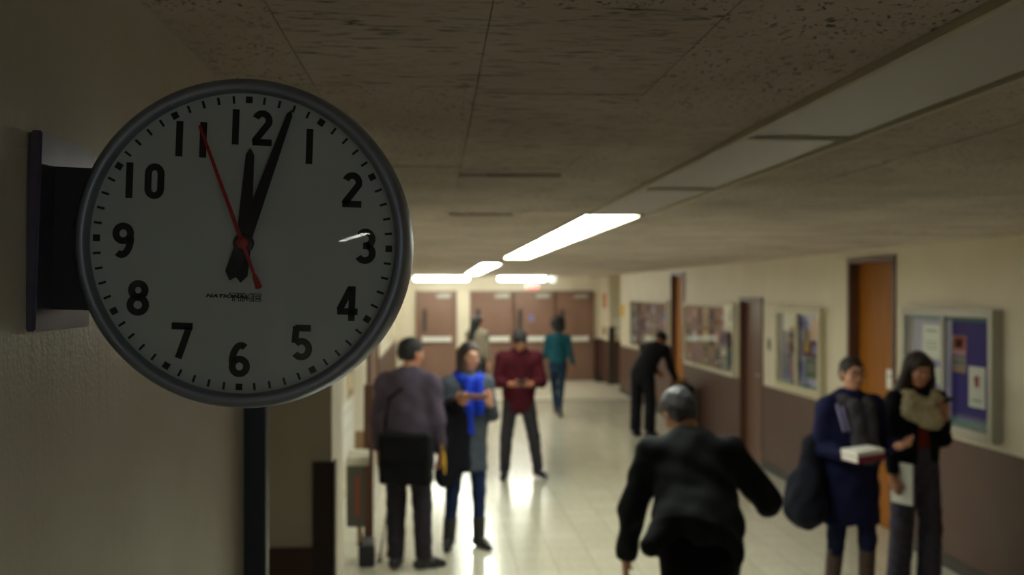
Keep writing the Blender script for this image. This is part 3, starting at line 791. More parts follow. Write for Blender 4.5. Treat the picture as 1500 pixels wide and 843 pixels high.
# small things on the right wall
y = on_wall(1127, XR)
r = thing('light_switch', 'small grey switch plate beside the cream framed board', 'light switch', (XR, y, height(505, XR, y)))
mb = MB(); mb.box(-0.008, 0, -0.06, 0.06, -0.07, 0.07); mb.build('plate', INKS['grey'], r, bevel=0.003)
mb = MB(); mb.box(-0.016, -0.008, -0.012, 0.012, -0.022, 0.022); mb.build('toggle', M['black_plastic'], r)
y = on_wall(1303, XR + 0.085)
sheet('door_sign', 'small white card on the tall orange door', 'sign', y, height(556, XR + .085, y), 0.11, 0.17, 'white', X=XR + 0.085, off=0.001, blocks=[(.2, .8, .6, .7, 'grey')])
y = 21.05
sheet('wall_sign', 'small yellow sign at the far corner of the cream wall', 'sign', y, height(455, XR, y), 0.42, 0.26, 'yellow', off=0.001)
def facing_sheet(name, label, cat, px0, px1, py0, py1, Y, col, blocks=(), zc=None):
    zc_ = Y * cY + 3.9 * sY
    xa, xb = at_depth(px0, zc_)[0], at_depth(px1, zc_)[0]
    zb, za = CAM_Z + (430 - py0) * zc_ / FPX, CAM_Z + (430 - py1) * zc_ / FPX
    r = thing(name, label, cat, ((xa + xb) / 2, Y, (za + zb) / 2))
    wx, hz = xb - xa, zb - za
    mb = MB(); mb.box(-wx / 2, wx / 2, -0.004, 0, -hz / 2, hz / 2); mb.build('paper', INKS[col], r)
    for (a, b_, c, d, m) in blocks:
        mb = MB(); mb.box((a - .5) * wx, (b_ - .5) * wx, -0.0048, -0.004, (c - .5) * hz, (d - .5) * hz); mb.build('printed_block', INKS[m], r)
    return r
ORG = INKS['orange']
sheet('wall_sign', 'orange red notice on the cream wall beside the last brown door', 'sign', 23.65, height(441, 3.95, 23.65), 0.5, 0.32, 'red', X=3.95, off=0.001, blocks=[(.1, .9, .1, .9, 'orange')])
facing_sheet('paper_notice', 'white notice on the cream corner above the black corner guard', 'notice', 898, 908, 466, 490, 22.985, 'white', [(.2, .8, .3, .4, 'grey')])
sheet('paper_notice', 'brownish small notice low on the cream wall beside the last brown door', 'notice', 23.65, height(485, 3.95, 23.65), 0.5, 0.2, 'tan', X=3.95, off=0.001, blocks=[(.2, .8, .3, .6, 'maroon')])
facing_sheet('door_sign', 'tiny blue sticker on the third brown door', 'sign', 774, 781, 462, 470, YE - 0.056, 'lav', [(.2, .8, .2, .8, 'blue')])

# EXIT sign over the doors
zx = YE * cY
ex = at_depth(780, YE * cY + 2 * sY)[0]
r = thing('exit_sign', 'small lit red EXIT sign above the brown doors', 'exit sign', (ex, YE, 2.285))
mb = MB(); mb.box(-0.17, 0.17, -0.06, 0, -0.11, 0.11); mb.build('housing', M['white_metal'], r, bevel=0.006)
mb = MB(); mb.box(-0.15, 0.15, -0.064, -0.06, -0.09, 0.09); mb.build('face', emat('exit_red_glow', (1.0, 0.10, 0.07), 0.9, (0.5, 0.05, 0.04)), r)
t = text_mesh('lettering', 'EXIT', 0.17, emat('exit_white_glow', (1.0, 0.85, 0.75), 1.3), r, thick=0.001, bold=0.004)
t.location = (0, -0.066, 0)
# door stops / wedges at the foot of the far wall
r = thing('door_stop', 'black rubber wedge on the floor by the last brown door', 'door stop', (at_depth(880, 23.9)[0], 23.85, 0))
mb = MB(); mb.prism([(-0.11, 0), (0.11, 0), (0.11, 0.03), (-0.08, 0.11)], -0.1, 0.1); mb.build('wedge', M['black_plastic'], r, bevel=0.004)
mb = MB(); mb.tube([(-0.09, 0, 0.1), (-0.1, 0, 0.16)], 0.014); mb.build('grip', M['black_plastic'], r)

# ------------------------------------------------------------------ the passage side
# papers on the left wall
def left_sheet(name, label, cat, pa, pb, py0, py1, col, blocks=(), X=XL):
    y0, y1 = on_wall(pa, X), on_wall(pb, X); yc = (y0 + y1) / 2
    zb, za = height(py0, X, yc), height(py1, X, yc)
    r = thing(name, label, cat, (X + 0.001, yc, (za + zb) / 2))
    wy, hz = y1 - y0, zb - za
    mb = MB(); mb.box(0.0, 0.006, -wy / 2, wy / 2, -hz / 2, hz / 2); mb.build('paper', INKS[col], r)
    for (a, b_, c, d, m) in blocks:
        mb = MB(); mb.box(0.006, 0.0068, (a - .5) * wy, (b_ - .5) * wy, (c - .5) * hz, (d - .5) * hz); mb.build('printed_block', INKS[m], r)
    return r
left_sheet('wall_sign', 'narrow dark blue sign on the pale wall just past the corner guard', 'sign', 490, 495, 588, 645, 'navy', [(.2, .8, .6, .8, 'grey')])
left_sheet('paper_notice', 'tall white notice on the pale wall above the grey metal box', 'notice', 499, 517, 588, 668, 'white', [(.2, .8, .82, .84, 'grey'), (.2, .8, .5, .515, 'grey')])
left_sheet('paper_notice', 'tan notice above the tall white notice on the pale wall', 'notice', 509, 517, 540, 582, 'tan', [(.2, .8, .3, .8, 'cream')])
# brown door frame and post on the left wall
yd = on_wall(537, XL); ye = on_wall(551, XL)
r = sroot('door_8', (XL, (yd + ye) / 2, 0)); hw = (ye - yd) / 2
mb = MB(); mb.box(-0.05, 0.05, -hw, -hw + 0.09, 0, 2.05); mb.box(-0.05, 0.05, hw - 0.09, hw, 0, 2.05); mb.box(-0.05, 0.05, -hw + 0.09, hw - 0.09, 1.96, 2.05); mb.build('frame', M['frame_brown'], r)
mb = MB(); mb.box(0.0, 0.02, -hw + 0.09, hw - 0.09, 0.01, 1.96); mb.build('leaf', M['door_brown'], r)
# grey metal box with red lettering on a post with a weighted foot
zc_ = 7.72
bx, by = at_depth(526, zc_)
r = thing('newspaper_box', 'grey metal box with a red vertical stripe, on a post with a black foot', 'newspaper box', (bx, by, 0), (0, 0, math.radians(4)))
kz = lambda py: CAM_Z + (430 - py) * zc_ / FPX
bw = 29 / FPX * zc_ / 2
GREYBOX = mat('grey_box_enamel', '4d4942', 0.45)
mb = MB(); mb.box(-bw - 0.02, bw - 0.03, -0.02, 0.45, kz(772), kz(682)); mb.build('box_body', GREYBOX, r, bevel=0.006)
mb = MB(); mb.box(-bw - 0.01, bw + 0.0, -0.03, 0.46, kz(682), kz(672)); mb.build('lid', mat('pale_lid', 'b9b4a2', 0.5), r, bevel=0.006)
mb = MB(); mb.box(-0.022, -0.002, -0.0235, -0.02, kz(755), kz(698)); st = mb.build('red_stripe', INKS['red'], r)
mb = MB(); mb.tube([(0.005, 0.1, 0.14), (0.005, 0.1, kz(772) + 0.002)], 0.022, 12); mb.build('post', INKS['tan'], r)
mb = MB(); mb.box(-0.005, 0.12, 0.0, 0.3, 0.0, 0.165); mb.build('foot', mat('black_navy_foot', '15161f', 0.5), r, bevel=0.01)
# brown board leaning behind the box
r = thing('wooden_board', 'upright brown wooden board standing behind the grey metal box', 'board', (at_depth(541, 8.6)[0], at_depth(541, 8.6)[1], 0))
mb = MB(); mb.box(-0.045, 0.035, -0.03, 0.03, 0.0, height(566, -0.1, 8.5) ); mb.build('plank', mat('dull_brown_wood', '5b3a26', 0.55, col2='4b2e1e', nscale=3, stretch=(9, 9, 1)), r, bevel=0.004)
mb = MB(); mb.box(-0.12, -0.045, -0.025, 0.025, height(668, -0.1, 8.5), height(635, -0.1, 8.5)); mb.build('cleat', INKS['tan'].copy(), r, bevel=0.004)
# pole leaning on the wall between the board and the person in the purple top
p0 = at_depth(556, 7.9); p1 = at_depth(578, 8.7)
r = thing('broom_handle', 'thin grey pole leaning beside the legs of the person in purple', 'pole', (p0[0], p0[1], 0))
q = Vector((p1[0] - p0[0], p1[1] - p0[1], height(680, p1[0], p1[1])))
mb = MB(); mb.tube([(0, 0, 0.012), tuple(q)], 0.009, 10); mb.build('shaft', INKS['grey'], r)
mb = MB(); mb.tube([(0, 0, 0.0), tuple(q * 0.03)], 0.013, 10); mb.build('rubber_tip', M['black_plastic'], r)
# ================================================================== people: bodies and clothes as smooth blended solids, meshed by surface nets
V = lambda *a: np.array(a, dtype=np.float64)
def nrm(v): return v / (np.linalg.norm(v) + 1e-12)
def rx(a): c, s = math.cos(a), math.sin(a); return np.array([[1, 0, 0], [0, c, -s], [0, s, c]])
def ry(a): c, s = math.cos(a), math.sin(a); return np.array([[c, 0, s], [0, 1, 0], [-s, 0, c]])
def rz(a): c, s = math.cos(a), math.sin(a); return np.array([[c, -s, 0], [s, c, 0], [0, 0, 1]])
I3 = np.eye(3)
class Solid:
    """a list of primitives blended in order; every primitive works only inside its own box"""
    def __init__(self): self.ops = []
    def cone(self, a, b, ra, rb, k=0.02, mode='u', flat=False):
        self.ops.append(('cone', np.asarray(a, float), np.asarray(b, float), ra, rb, k, mode, flat)); return self
    def ell(self, c, r, R=I3, k=0.02, mode='u'):
        self.ops.append(('ell', np.asarray(c, float), np.asarray(r, float), R, k, mode)); return self
    def econ(self, a, b, ra, rb, R, ratio, k=0.02, mode='u', flat=False):
        self.ops.append(('econ', np.asarray(a, float), np.asarray(b, float), ra, rb, R, ratio, k, mode, flat)); return self
    def box(self, c, h, R=I3, rd=0.005, k=0.005, mode='u'):
        self.ops.append(('box', np.asarray(c, float), np.asarray(h, float), R, rd, k, mode)); return self
    def cut(self, p, n):                   # remove what lies on the side n points to
        self.ops.append(('cut', np.asarray(p, float), nrm(np.asarray(n, float)))); return self
    def folds(self, amp, f=(38, 38, 14), seed=0):
        self.ops.append(('folds', amp, f, seed)); return self
    def bounds(self, o):
        if o[0] in ('cone', 'econ'):
            r = max(o[3], o[4])
            return np.minimum(o[1], o[2]) - r, np.maximum(o[1], o[2]) + r
        if o[0] == 'ell':
            e = np.sqrt(((o[3] * o[2][None, :]) ** 2).sum(1)); return o[1] - e, o[1] + e
        if o[0] == 'box':
            e = np.abs(o[3]) @ (o[2] + o[4]); return o[1] - e, o[1] + e
        return None
    def mesh(self, h):
        lo = np.full(3, 1e9); hi = -lo
        for o in self.ops:
            bb = self.bounds(o)
            if bb is not None and o[{'cone': 6, 'econ': 8, 'ell': 5, 'box': 6}[o[0]]] == 'u':
                lo = np.minimum(lo, bb[0]); hi = np.maximum(hi, bb[1])
        lo -= 0.03 + 2 * h; hi += 0.03 + 2 * h
        n = np.ceil((hi - lo) / h).astype(int) + 1
        F = np.full(n, 1.0, dtype=np.float32)
        ax = [lo[i] + h * np.arange(n[i]) for i in range(3)]
        for o in self.ops:
            if o[0] == 'cut':
                d = ((ax[0] - o[1][0]) * o[2][0])[:, None, None] + ((ax[1] - o[1][1]) * o[2][1])[None, :, None] + ((ax[2] - o[1][2]) * o[2][2])[None, None, :]
                np.maximum(F, d.astype(np.float32), out=F); continue
            if o[0] == 'folds':
                amp, f, sd = o[1:]
                r_ = np.random.RandomState(sd)
                ph = r_.uniform(0, 6.28, 6)
                X, Y, Z = ax[0][:, None, None], ax[1][None, :, None], ax[2][None, None, :]
                g = (np.sin(X * f[0] + 2.2 * np.sin(Z * f[2] + ph[0]) + ph[1]) * np.sin(Y * f[1] + 1.5 * np.sin(Z * f[2] * .7 + ph[2]) + ph[3]) + .6 * np.sin(Z * f[2] * 2.3 + X * f[0] * .6 + ph[4] + Y * f[1] * .4))
                F += (amp * g).astype(np.float32); continue
            a, b = self.bounds(o)
            pad = 0.03 + 2 * h
            i0 = np.maximum(np.floor((a - pad - lo) / h).astype(int), 0); i1 = np.minimum(np.ceil((b + pad - lo) / h).astype(int) + 1, n)
            if (i1 <= i0).any(): continue
            sl = tuple(slice(i0[i], i1[i]) for i in range(3))
            X = ax[0][sl[0]][:, None, None]; Y = ax[1][sl[1]][None, :, None]; Z = ax[2][sl[2]][None, None, :]
            if o[0] in ('cone', 'econ'):
                A, B, ra, rb = o[1:5]
                if o[0] == 'econ': R, ratio, k, mode, flat = o[5:]
                else: R, ratio, (k, mode, flat) = None, 1, o[5:]
                px, py, pz = X - A[0], Y - A[1], Z - A[2]
                bv = B - A
                if R is not None:
                    qx = px * R[0, 0] + py * R[1, 0] + pz * R[2, 0]; qy = (px * R[0, 1] + py * R[1, 1] + pz * R[2, 1]) / ratio; qz = px * R[0, 2] + py * R[1, 2] + pz * R[2, 2]
                    bv = R.T @ bv; bv[1] /= ratio
                    px, py, pz = qx, qy, qz
                L2 = float(bv @ bv) + 1e-12
                tt = (px * bv[0] + py * bv[1] + pz * bv[2]) / L2
                t = np.clip(tt, 0, 1)
                d = np.sqrt((px - t * bv[0]) ** 2 + (py - t * bv[1]) ** 2 + (pz - t * bv[2]) ** 2) - (ra + (rb - ra) * t)
                if ratio != 1: d = d * (0.5 + 0.5 * ratio)
                if flat: d = np.maximum(d, (tt - 1) * math.sqrt(L2))
            elif o[0] == 'ell':
                c, r, R, k, mode = o[1:]
                px, py, pz = X - c[0], Y - c[1], Z - c[2]
                q = [(px * R[0, i] + py * R[1, i] + pz * R[2, i]) / r[i] for i in range(3)]
                k0 = np.sqrt(q[0] ** 2 + q[1] ** 2 + q[2] ** 2)
                k1 = np.sqrt((q[0] / r[0]) ** 2 + (q[1] / r[1]) ** 2 + (q[2] / r[2]) ** 2) + 1e-9
                d = k0 * (k0 - 1) / k1
            else:
                c, hh, R, rd, k, mode = o[1:]
                px, py, pz = X - c[0], Y - c[1], Z - c[2]
                q = [np.abs(px * R[0, i] + py * R[1, i] + pz * R[2, i]) - hh[i] for i in range(3)]
                d = np.sqrt(np.maximum(q[0], 0) ** 2 + np.maximum(q[1], 0) ** 2 + np.maximum(q[2], 0) ** 2) + np.minimum(np.maximum(q[0], np.maximum(q[1], q[2])), 0) - rd
            d = d.astype(np.float32)
            S = F[sl]
            if mode == 'u':
                hh_ = np.maximum(k - np.abs(S - d), 0) / k
                F[sl] = np.minimum(S, d) - hh_ * hh_ * k * 0.25
            else:
                hh_ = np.maximum(k - np.abs(S + d), 0) / k
                F[sl] = np.maximum(S, -d) + hh_ * hh_ * k * 0.25
        F[0], F[-1] = 1, 1; F[:, 0], F[:, -1] = 1, 1; F[:, :, 0], F[:, :, -1] = 1, 1
        return surface_nets(F, lo, h)
def surface_nets(F, lo, h):
    s = F < 0
    nx, ny, nz = F.shape
    cnt = np.zeros((nx - 1, ny - 1, nz - 1), np.uint8)
    for i in (0, 1):
        for j in (0, 1):
            for k in (0, 1): cnt += s[i:nx - 1 + i, j:ny - 1 + j, k:nz - 1 + k]
    act = np.argwhere((cnt > 0) & (cnt < 8))
    if not len(act): return np.zeros((0, 3)), np.zeros((0, 4), int)
    idx = np.full(cnt.shape, -1, np.int64); idx[tuple(act.T)] = np.arange(len(act))
    P = np.zeros((len(act), 3)); N = np.zeros(len(act))
    cor = [(i, j, k) for i in (0, 1) for j in (0, 1) for k in (0, 1)]
    val = {c: F[act[:, 0] + c[0], act[:, 1] + c[1], act[:, 2] + c[2]].astype(float) for c in cor}
    for a in cor:
        for x in range(3):
            if a[x] == 0:
                b = list(a); b[x] = 1; b = tuple(b)
                va, vb = val[a], val[b]
                m = (va < 0) != (vb < 0)
                t = np.where(m, va / np.where(m, va - vb, 1), 0)
                p = np.array(a, float)[None, :].repeat(len(act), 0); p[:, x] += t
                P[m] += p[m]; N[m] += 1
    P = (act + P / N[:, None]) * h + lo
    quads = []
    for x in range(3):
        sa = [slice(None)] * 3; sb = [slice(None)] * 3
        sa[x] = slice(0, -1); sb[x] = slice(1, None)
        A, B = s[tuple(sa)], s[tuple(sb)]
        e = np.argwhere(A != B)
        u, v = [(1, 2), (2, 0), (0, 1)][x]
        e = e[(e[:, u] > 0) & (e[:, v] > 0) & (e[:, u] < F.shape[u] - 1) & (e[:, v] < F.shape[v] - 1)]
        ins = A[tuple(e.T)]
        def cell(du, dv):
            c = e.copy(); c[:, u] -= du; c[:, v] -= dv; return idx[tuple(c.T)]
        q = np.stack([cell(1, 1), cell(0, 1), cell(0, 0), cell(1, 0)], 1)
        q[~ins] = q[~ins][:, ::-1]
        quads.append(q)
    Q = np.concatenate(quads)
    return P, Q[(Q >= 0).all(1)]
def emit(name, solid, h, m, parent, label=None):
    P, Q = solid.mesh(h)
    me = bpy.data.meshes.new(name)
    me.vertices.add(len(P)); me.vertices.foreach_set('co', P.astype(np.float32).ravel())
    me.loops.add(len(Q) * 4); me.loops.foreach_set('vertex_index', Q.astype(np.int32).ravel())
    me.polygons.add(len(Q)); me.polygons.foreach_set('loop_start', np.arange(0, len(Q) * 4, 4, dtype=np.int32))
    me.polygons.foreach_set('use_smooth', np.ones(len(Q), bool))
    me.update(calc_edges=True); me.validate()
    me.materials.append(m)
    o = bpy.data.objects.new(name, me); C.objects.link(o)
    if parent is not None: o.parent = parent
    if label: o['label'] = label
    return o

# ---- skeleton.  A person faces +y, its right hand is on +x, feet on z = 0.
def skeleton(Ht, lean=0.0, side=0.0, twist=0.0, hips=0.0, bow=0.0, turn=0.0, tilt=0.0, L=None, Rr=None, shw=0.108, legs=None):
    s = Ht / 1.75
    J = dict(s=s, Ht=Ht)
    J['Rt'] = Rt = rz(twist) @ ry(side) @ rx(-lean)
    J['Rp'] = Rp = rz(hips)
    u, rg, fw = Rt[:, 2], Rt[:, 0], Rt[:, 1]
    Pz = np.zeros(3)
    legs = legs or {}
    for sd, sg in (('r', 1), ('l', -1)):
        lg = legs.get(sd, {})
        hp = Rp @ V(sg * .05 * Ht, 0, -.012 * Ht)
        th, sh = nrm(np.array(lg.get('th', (sg * .03, .03, -1)), float)), nrm(np.array(lg.get('sh', (sg * .02, -.03, -1)), float))
        kn = hp + th * .245 * Ht; an = kn + sh * .243 * Ht
        J['hip' + sd], J['kn' + sd], J['an' + sd] = hp, kn, an
        J['fd' + sd] = nrm(np.array(lg.get('fd', (sg * .15, 1, 0)), float))
    low = min(J['anr'][2] + min(0, J['fdr'][2]) * .13 * s, J['anl'][2] + min(0, J['fdl'][2]) * .13 * s)
    up = V(0, 0, .043 * Ht - low)
    for k in ('hipr', 'hipl', 'knr', 'knl', 'anr', 'anl'): J[k] = J[k] + up
    J['P'] = P = Pz + up
    J['neck'] = P + u * .30 * Ht
    nd = nrm(u + V(0, 0, .6)); J['ntop'] = J['neck'] + nd * .042 * Ht
    J['Rh'] = Rh = rz(turn) @ ry(tilt) @ rx(-bow)
    J['head'] = J['ntop'] + Rh @ V(0, .022 * s, .060 * Ht)
    for sd, sg, A in (('r', 1, Rr or {}), ('l', -1, L or {})):
        sh = P + u * .272 * Ht + rg * sg * shw * Ht
        ua = nrm(np.array(A.get('ua', (sg * .14, -.02, -1)), float)); fa = nrm(np.array(A.get('fa', (sg * .05, .12, -1)), float))
        el = sh + ua * .172 * Ht; wr = el + fa * .148 * Ht
        J['sh' + sd], J['el' + sd], J['wr' + sd] = sh, el, wr
        hd = nrm(np.array(A.get('hd', fa), float)); pn = np.array(A.get('pn', (-sg, 0, 0)), float); pn = nrm(pn - hd * (pn @ hd))
        J['hd' + sd], J['pn' + sd], J['curl' + sd] = hd, pn, A.get('curl', .35)
    return J
def body_solid(J, female=False):
    s, Ht = J['s'], J['Ht']; P, Rt, Rh, H_ = J['P'], J['Rt'], J['Rh'], J['head']
    u = Rt[:, 2]
    b = Solid()
    b.ell(P + u * .215 * Ht, V(.14, .09, .17) * s, Rt).ell(P + u * .09 * Ht, V(.125, .085, .16) * s, Rt, .04).ell(P, V(.14, .095, .11) * s, J['Rp'], .04)
    b.cone(J['shl'], J['shr'], .05 * s, .05 * s, .04)
    b.cone(J['neck'] - u * .02, J['ntop'] + J['Rh'] @ V(0, .008, .01), .058 * s, .05 * s, .03)
    for d in 'lr':
        b.cone(J['sh' + d], J['el' + d], .047 * s, .036 * s, .03).cone(J['el' + d], J['wr' + d], .038 * s, .026 * s, .015)
        b.cone(J['hip' + d], J['kn' + d], .074 * s, .045 * s, .03).cone(J['kn' + d], J['an' + d], .043 * s, .032 * s, .02)
        calf = J['kn' + d] * .68 + J['an' + d] * .32
        b.cone(calf + (J['kn' + d] - J['an' + d]) * .12, calf - (J['kn' + d] - J['an' + d]) * .1, .043 * s, .038 * s, .02)
        f = J['fd' + d]; b.cone(J['an' + d] - f * .02 - V(0, 0, .035 * s), J['an' + d] + f * .15 * s - V(0, 0, .05 * s), .034 * s, .024 * s, .02)
    # head
    def hp(x, y, z): return H_ + Rh @ (V(x, y, z) * s)
    b.ell(hp(0, -.012, .028), V(.072, .092, .084) * s, Rh, .03).ell(hp(0, .022, -.03), V(.058, .068, .082) * s, Rh, .03)
    b.ell(hp(0, .052, -.088), V(.028, .026, .02) * s, Rh, .03)
    b.ell(hp(0, .078, .024), V(.044, .014, .009) * s, Rh, .012)
    b.cone(hp(0, .086, .012), hp(0, .109, -.026), .007 * s, .0125 * s, .012)
    for q in (-1, 1):
        b.ell(hp(q * .031, .098, .004), V(.016, .016, .010) * s, Rh, .014, 's')
        b.ell(hp(q * .031, .076, .003), V(.0125, .0125, .0125) * s, Rh, .004)
        b.ell(hp(q * .072, -.006, -.008), V(.012, .02, .032) * s, Rh @ rz(q * -.35), .008)
        b.ell(hp(q * .038, .062, -.03), V(.02, .02, .02) * s, Rh, .02)
        b.ell(hp(q * .010, .104, -.030), V(.007, .008, .006) * s, Rh, .006)
    b.ell(hp(0, .086, -.057), V(.023, .010, .0055) * s, Rh, .006).ell(hp(0, .084, -.067), V(.019, .010, .006) * s, Rh, .006)
    # hands
    for d, sg in (('r', 1), ('l', -1)):
        w_, f, n_, cl = J['wr' + d], J['hd' + d], J['pn' + d], J['curl' + d]
        side = np.cross(f, n_) * sg
        b.cone(w_ - f * .02, w_ + f * .03 * s, .024 * s, .022 * s, .02)
        for q, ln in ((.031, .068), (.011, .077), (-.010, .072), (-.030, .056)):
            kn = w_ + f * (.088 if abs(q) < .02 else .082) * s + side * q * s
            b.cone(w_ + f * .02 * s + side * q * .55 * s, kn, .0135 * s, .011 * s, .012)
            p = kn; a = 0
            for i, (fr_, rr_) in enumerate(((.42, .0092), (.32, .0083), (.26, .0074))):
                a += cl * (.75 if i == 0 else 1.0)
                dr = f * math.cos(a) + n_ * math.sin(a) + side * (q * .9)
                p2 = p + nrm(dr) * ln * fr_ * s * 1.05
                b.cone(p, p2, rr_ * s * 1.05, rr_ * s * .95, .003); p = p2
        t0 = w_ + f * .028 * s + side * .026 * s + n_ * .006
        t1 = t0 + nrm(side * .75 + f * .65 + n_ * .25) * .042 * s
        t2 = t1 + nrm(side * .25 + f * .9 + n_ * (.3 + .5 * cl)) * .032 * s
        t3 = t2 + nrm(f * .9 + n_ * (.4 + .8 * cl)) * .026 * s
        b.cone(t0, t1, .0145 * s, .0115 * s, .012).cone(t1, t2, .0108 * s, .0098 * s, .004).cone(t2, t3, .0095 * s, .008 * s, .003)
    return b
SKIN = {'light': mat('light_skin', 'c58f74', 0.5), 'mid': mat('mid_skin', 'a87257', 0.5), 'brown': mat('brown_skin', '87563e', 0.5)}
HAIR = {'black': mat('black_hair', '0e0b0b', 0.8), 'brown': mat('dark_brown_hair', '22140f', 0.7), 'grey': mat('grey_hair', '8a8a90', 0.55, col2='4a4a52', nscale=40), 'dark_grey': mat('dark_grey_hair', '3a3a40', 0.55, col2='5a5a62', nscale=40)}
EYE = mat('eye_white', 'd8d2c8', 0.2); IRIS = mat('dark_iris', '1a120e', 0.2); LIP = mat('lip', '8f4f45', 0.5)
def hpos(J, x, y, z): return J['head'] + J['Rh'] @ (V(x, y, z) * J['s'])
def face(J, root, glasses=False):
    s, Rh = J['s'], J['Rh']
    for q in (-1, 1):
        emit('eye', Solid().ell(hpos(J, q * .031, .0795, .003), V(.0125, .0108, .008) * s, Rh, .002), .0025, EYE, root)
        emit('iris', Solid().ell(hpos(J, q * .031, .0885, .003), V(.0058, .003, .0058) * s, Rh, .002), .0015, IRIS, root)
        emit('eyebrow', Solid().cone(hpos(J, q * .016, .092, .024), hpos(J, q * .048, .078, .026), .0045, .003), .0025, HAIR['black'], root)
    emit('mouth', Solid().cone(hpos(J, -.018, .089, -.061), hpos(J, 0, .0965, -.061), .004, .0055, .004).cone(hpos(J, 0, .0965, -.061), hpos(J, .018, .089, -.061), .0055, .004, .004), .0025, LIP, root)
    if glasses:
        mb = MB()
        for q in (-1, 1):
            ring = [hpos(J, q * .031 + .0225 * math.cos(t), .103, .002 + .018 * math.sin(t)) for t in [2 * PI * k / 20 for k in range(21)]]
            mb.tube(ring, .0026, 6)
            mb.tube([hpos(J, q * .053, .102, .006), hpos(J, q * .078, .06, .008), hpos(J, q * .08, -.01, .004)], .0022, 6)
        mb.tube([hpos(J, -.009, .104, .005), hpos(J, .009, .104, .005)], .0022, 6)
        mb.build('glasses', M['black_plastic'], root)
def hair_cap(J, inflate=1.0, front=.06, low=-.055):
    s, Rh = J['s'], J['Rh']
    h = Solid().ell(hpos(J, 0, -.016, .034), V(.08, .1, .088) * s * inflate, Rh).ell(hpos(J, 0, -.05, -.015), V(.068, .06, .07) * s * inflate, Rh, .03)
    h.ell(hpos(J, 0, front + .035, -.035), V(.074, .075, .088) * s, Rh, .02, 's')
    h.cut(hpos(J, 0, 0, low), -Rh[:, 2])
    h.folds(.0022, (95, 95, 40), 5)
    return h
def top(J, infl=.02, hem=-.06, ratio=.66, ra=.175, rb=.18, sl=1.0, sr=(.066, .052, .04), k=.05, hem_off=(0, 0, 0), folds=.004, seed=1, neck=.075, lower=None):
    """jacket or sweater: chest, hem cut across the trunk, sleeves to a share sl of the forearm"""
    s, Ht, P, Rt = J['s'], J['Ht'], J['P'], J['Rt']; u = Rt[:, 2]
    g = Solid()
    A = P + u * .235 * Ht; B = P + u * hem * Ht + np.array(hem_off)
    g.econ(A, P + u * .06 * Ht, ra * s, (ra + rb) / 2 * s * .97, Rt, ratio)
    g.econ(P + u * .06 * Ht, B, (ra + rb) / 2 * s * .97, rb * s, Rt if lower is None else lower, ratio, .05)
    g.cone(J['shl'] + u * -.015, J['shr'] + u * -.015, .062 * s, .062 * s, .06)
    g.cone(J['neck'] - u * .03, J['neck'] + u * .012, neck * s, neck * .85 * s, .04)
    nh = nrm(P + u * .06 * Ht - B)
    g.cut(B, -nh)
    for d in 'lr':
        w_ = J['el' + d] + (J['wr' + d] - J['el' + d]) * sl
        g.cone(J['sh' + d] - u * .01, J['el' + d], sr[0] * s, sr[1] * s, k).cone(J['el' + d], w_, sr[1] * s, sr[2] * s, .015, flat=True)
    if folds: g.folds(folds, seed=seed)
    return g
def trousers(J, hipr=.165, kr=.072, ar=.058, tr=.098, ratio=.74, end=.97, folds=.003, seed=2):
    s, Ht, P = J['s'], J['Ht'], J['P']
    u = J['Rt'][:, 2]
    g = Solid().econ(P + u * .05 * Ht, P - V(0, 0, .02 * Ht), hipr * .93 * s, hipr * s, J['Rp'], ratio)
    for d in 'lr':
        a = J['kn' + d] + (J['an' + d] - J['kn' + d]) * end
        g.cone(J['hip' + d], J['kn' + d], tr * s, kr * s, .03).cone(J['kn' + d], a, kr * s, ar * s, .02, flat=True)
    if folds: g.folds(folds, (30, 30, 22), seed)
    return g
def shoes(J, root, m, tall=0.0, name='shoe'):
    s = J['s']
    for d in 'lr':
        f = J['fd' + d]; an = J['an' + d]
        upv = nrm(np.cross(np.cross(f, V(0, 0, 1)), f)); 
        h0 = an - upv * .048 * s - f * .045 * s
        g = Solid().cone(h0 + upv * .022 * s, an - upv * .03 * s + f * .09 * s, .042 * s, .04 * s, .02).cone(an - upv * .03 * s + f * .08 * s, an - upv * .052 * s + f * .165 * s, .044 * s, .028 * s, .02)
        g.cone(an - upv * .02, an + upv * .01, .045 * s, .046 * s, .02)
        if tall: g.cone(an - upv * .02, an + (J['kn' + d] - an) * tall, .052 * s, .062 * s, .02, flat=True)
        g.cut(an - upv * .072 * s, -upv)
        emit(name, g, .007, m, root)
def scarf_ring(J, g, r=.085, th=.045, drop=.0, n=14, fwd=.015):
    c = J['neck'] + J['Rt'] @ V(0, fwd, .02)
    pts = []
    for k in range(n + 1):
        t = 2 * PI * k / n
        pts.append(c + J['Rt'] @ V(r * math.cos(t), r * .95 * math.sin(t), -drop * (0.5 + .5 * math.sin(t)) + .008 * math.sin(3 * t)))
    for k in range(n): g.cone(pts[k], pts[k + 1], th * (1 + .15 * math.sin(k * 2.1)), th * (1 + .15 * math.sin(k * 2.1 + 2.1)), .02)
    return g
def person(label, px, zc, rot, J, skin, group=None):
    x, y = at_depth(px, zc)
    r = thing('person', label, 'person', (x, y, 0), (0, 0, rot), group)
    emit('body', body_solid(J), .0058, SKIN[skin], r)
    return r
def to_world(root, p):
    return root.matrix_basis @ Vector(p)
def held(name, label, cat, root, p, R=I3):
    """a thing of its own placed at a point of a person's own frame"""
    bpy.context.view_layer.update()
    m = root.matrix_basis @ Matrix.Translation(Vector(p)) @ Matrix(R.tolist()).to_4x4()
    o = bpy.data.objects.new(name, None); C.objects.link(o); o.matrix_basis = m
    o.empty_display_size = .1
    return tag(o, label, cat)
def cloth(name, col, rough=.85, col2=None, **k): return mat(name, col, rough, col2=col2, bump=.15, bscale=220, spec=.15, **k)

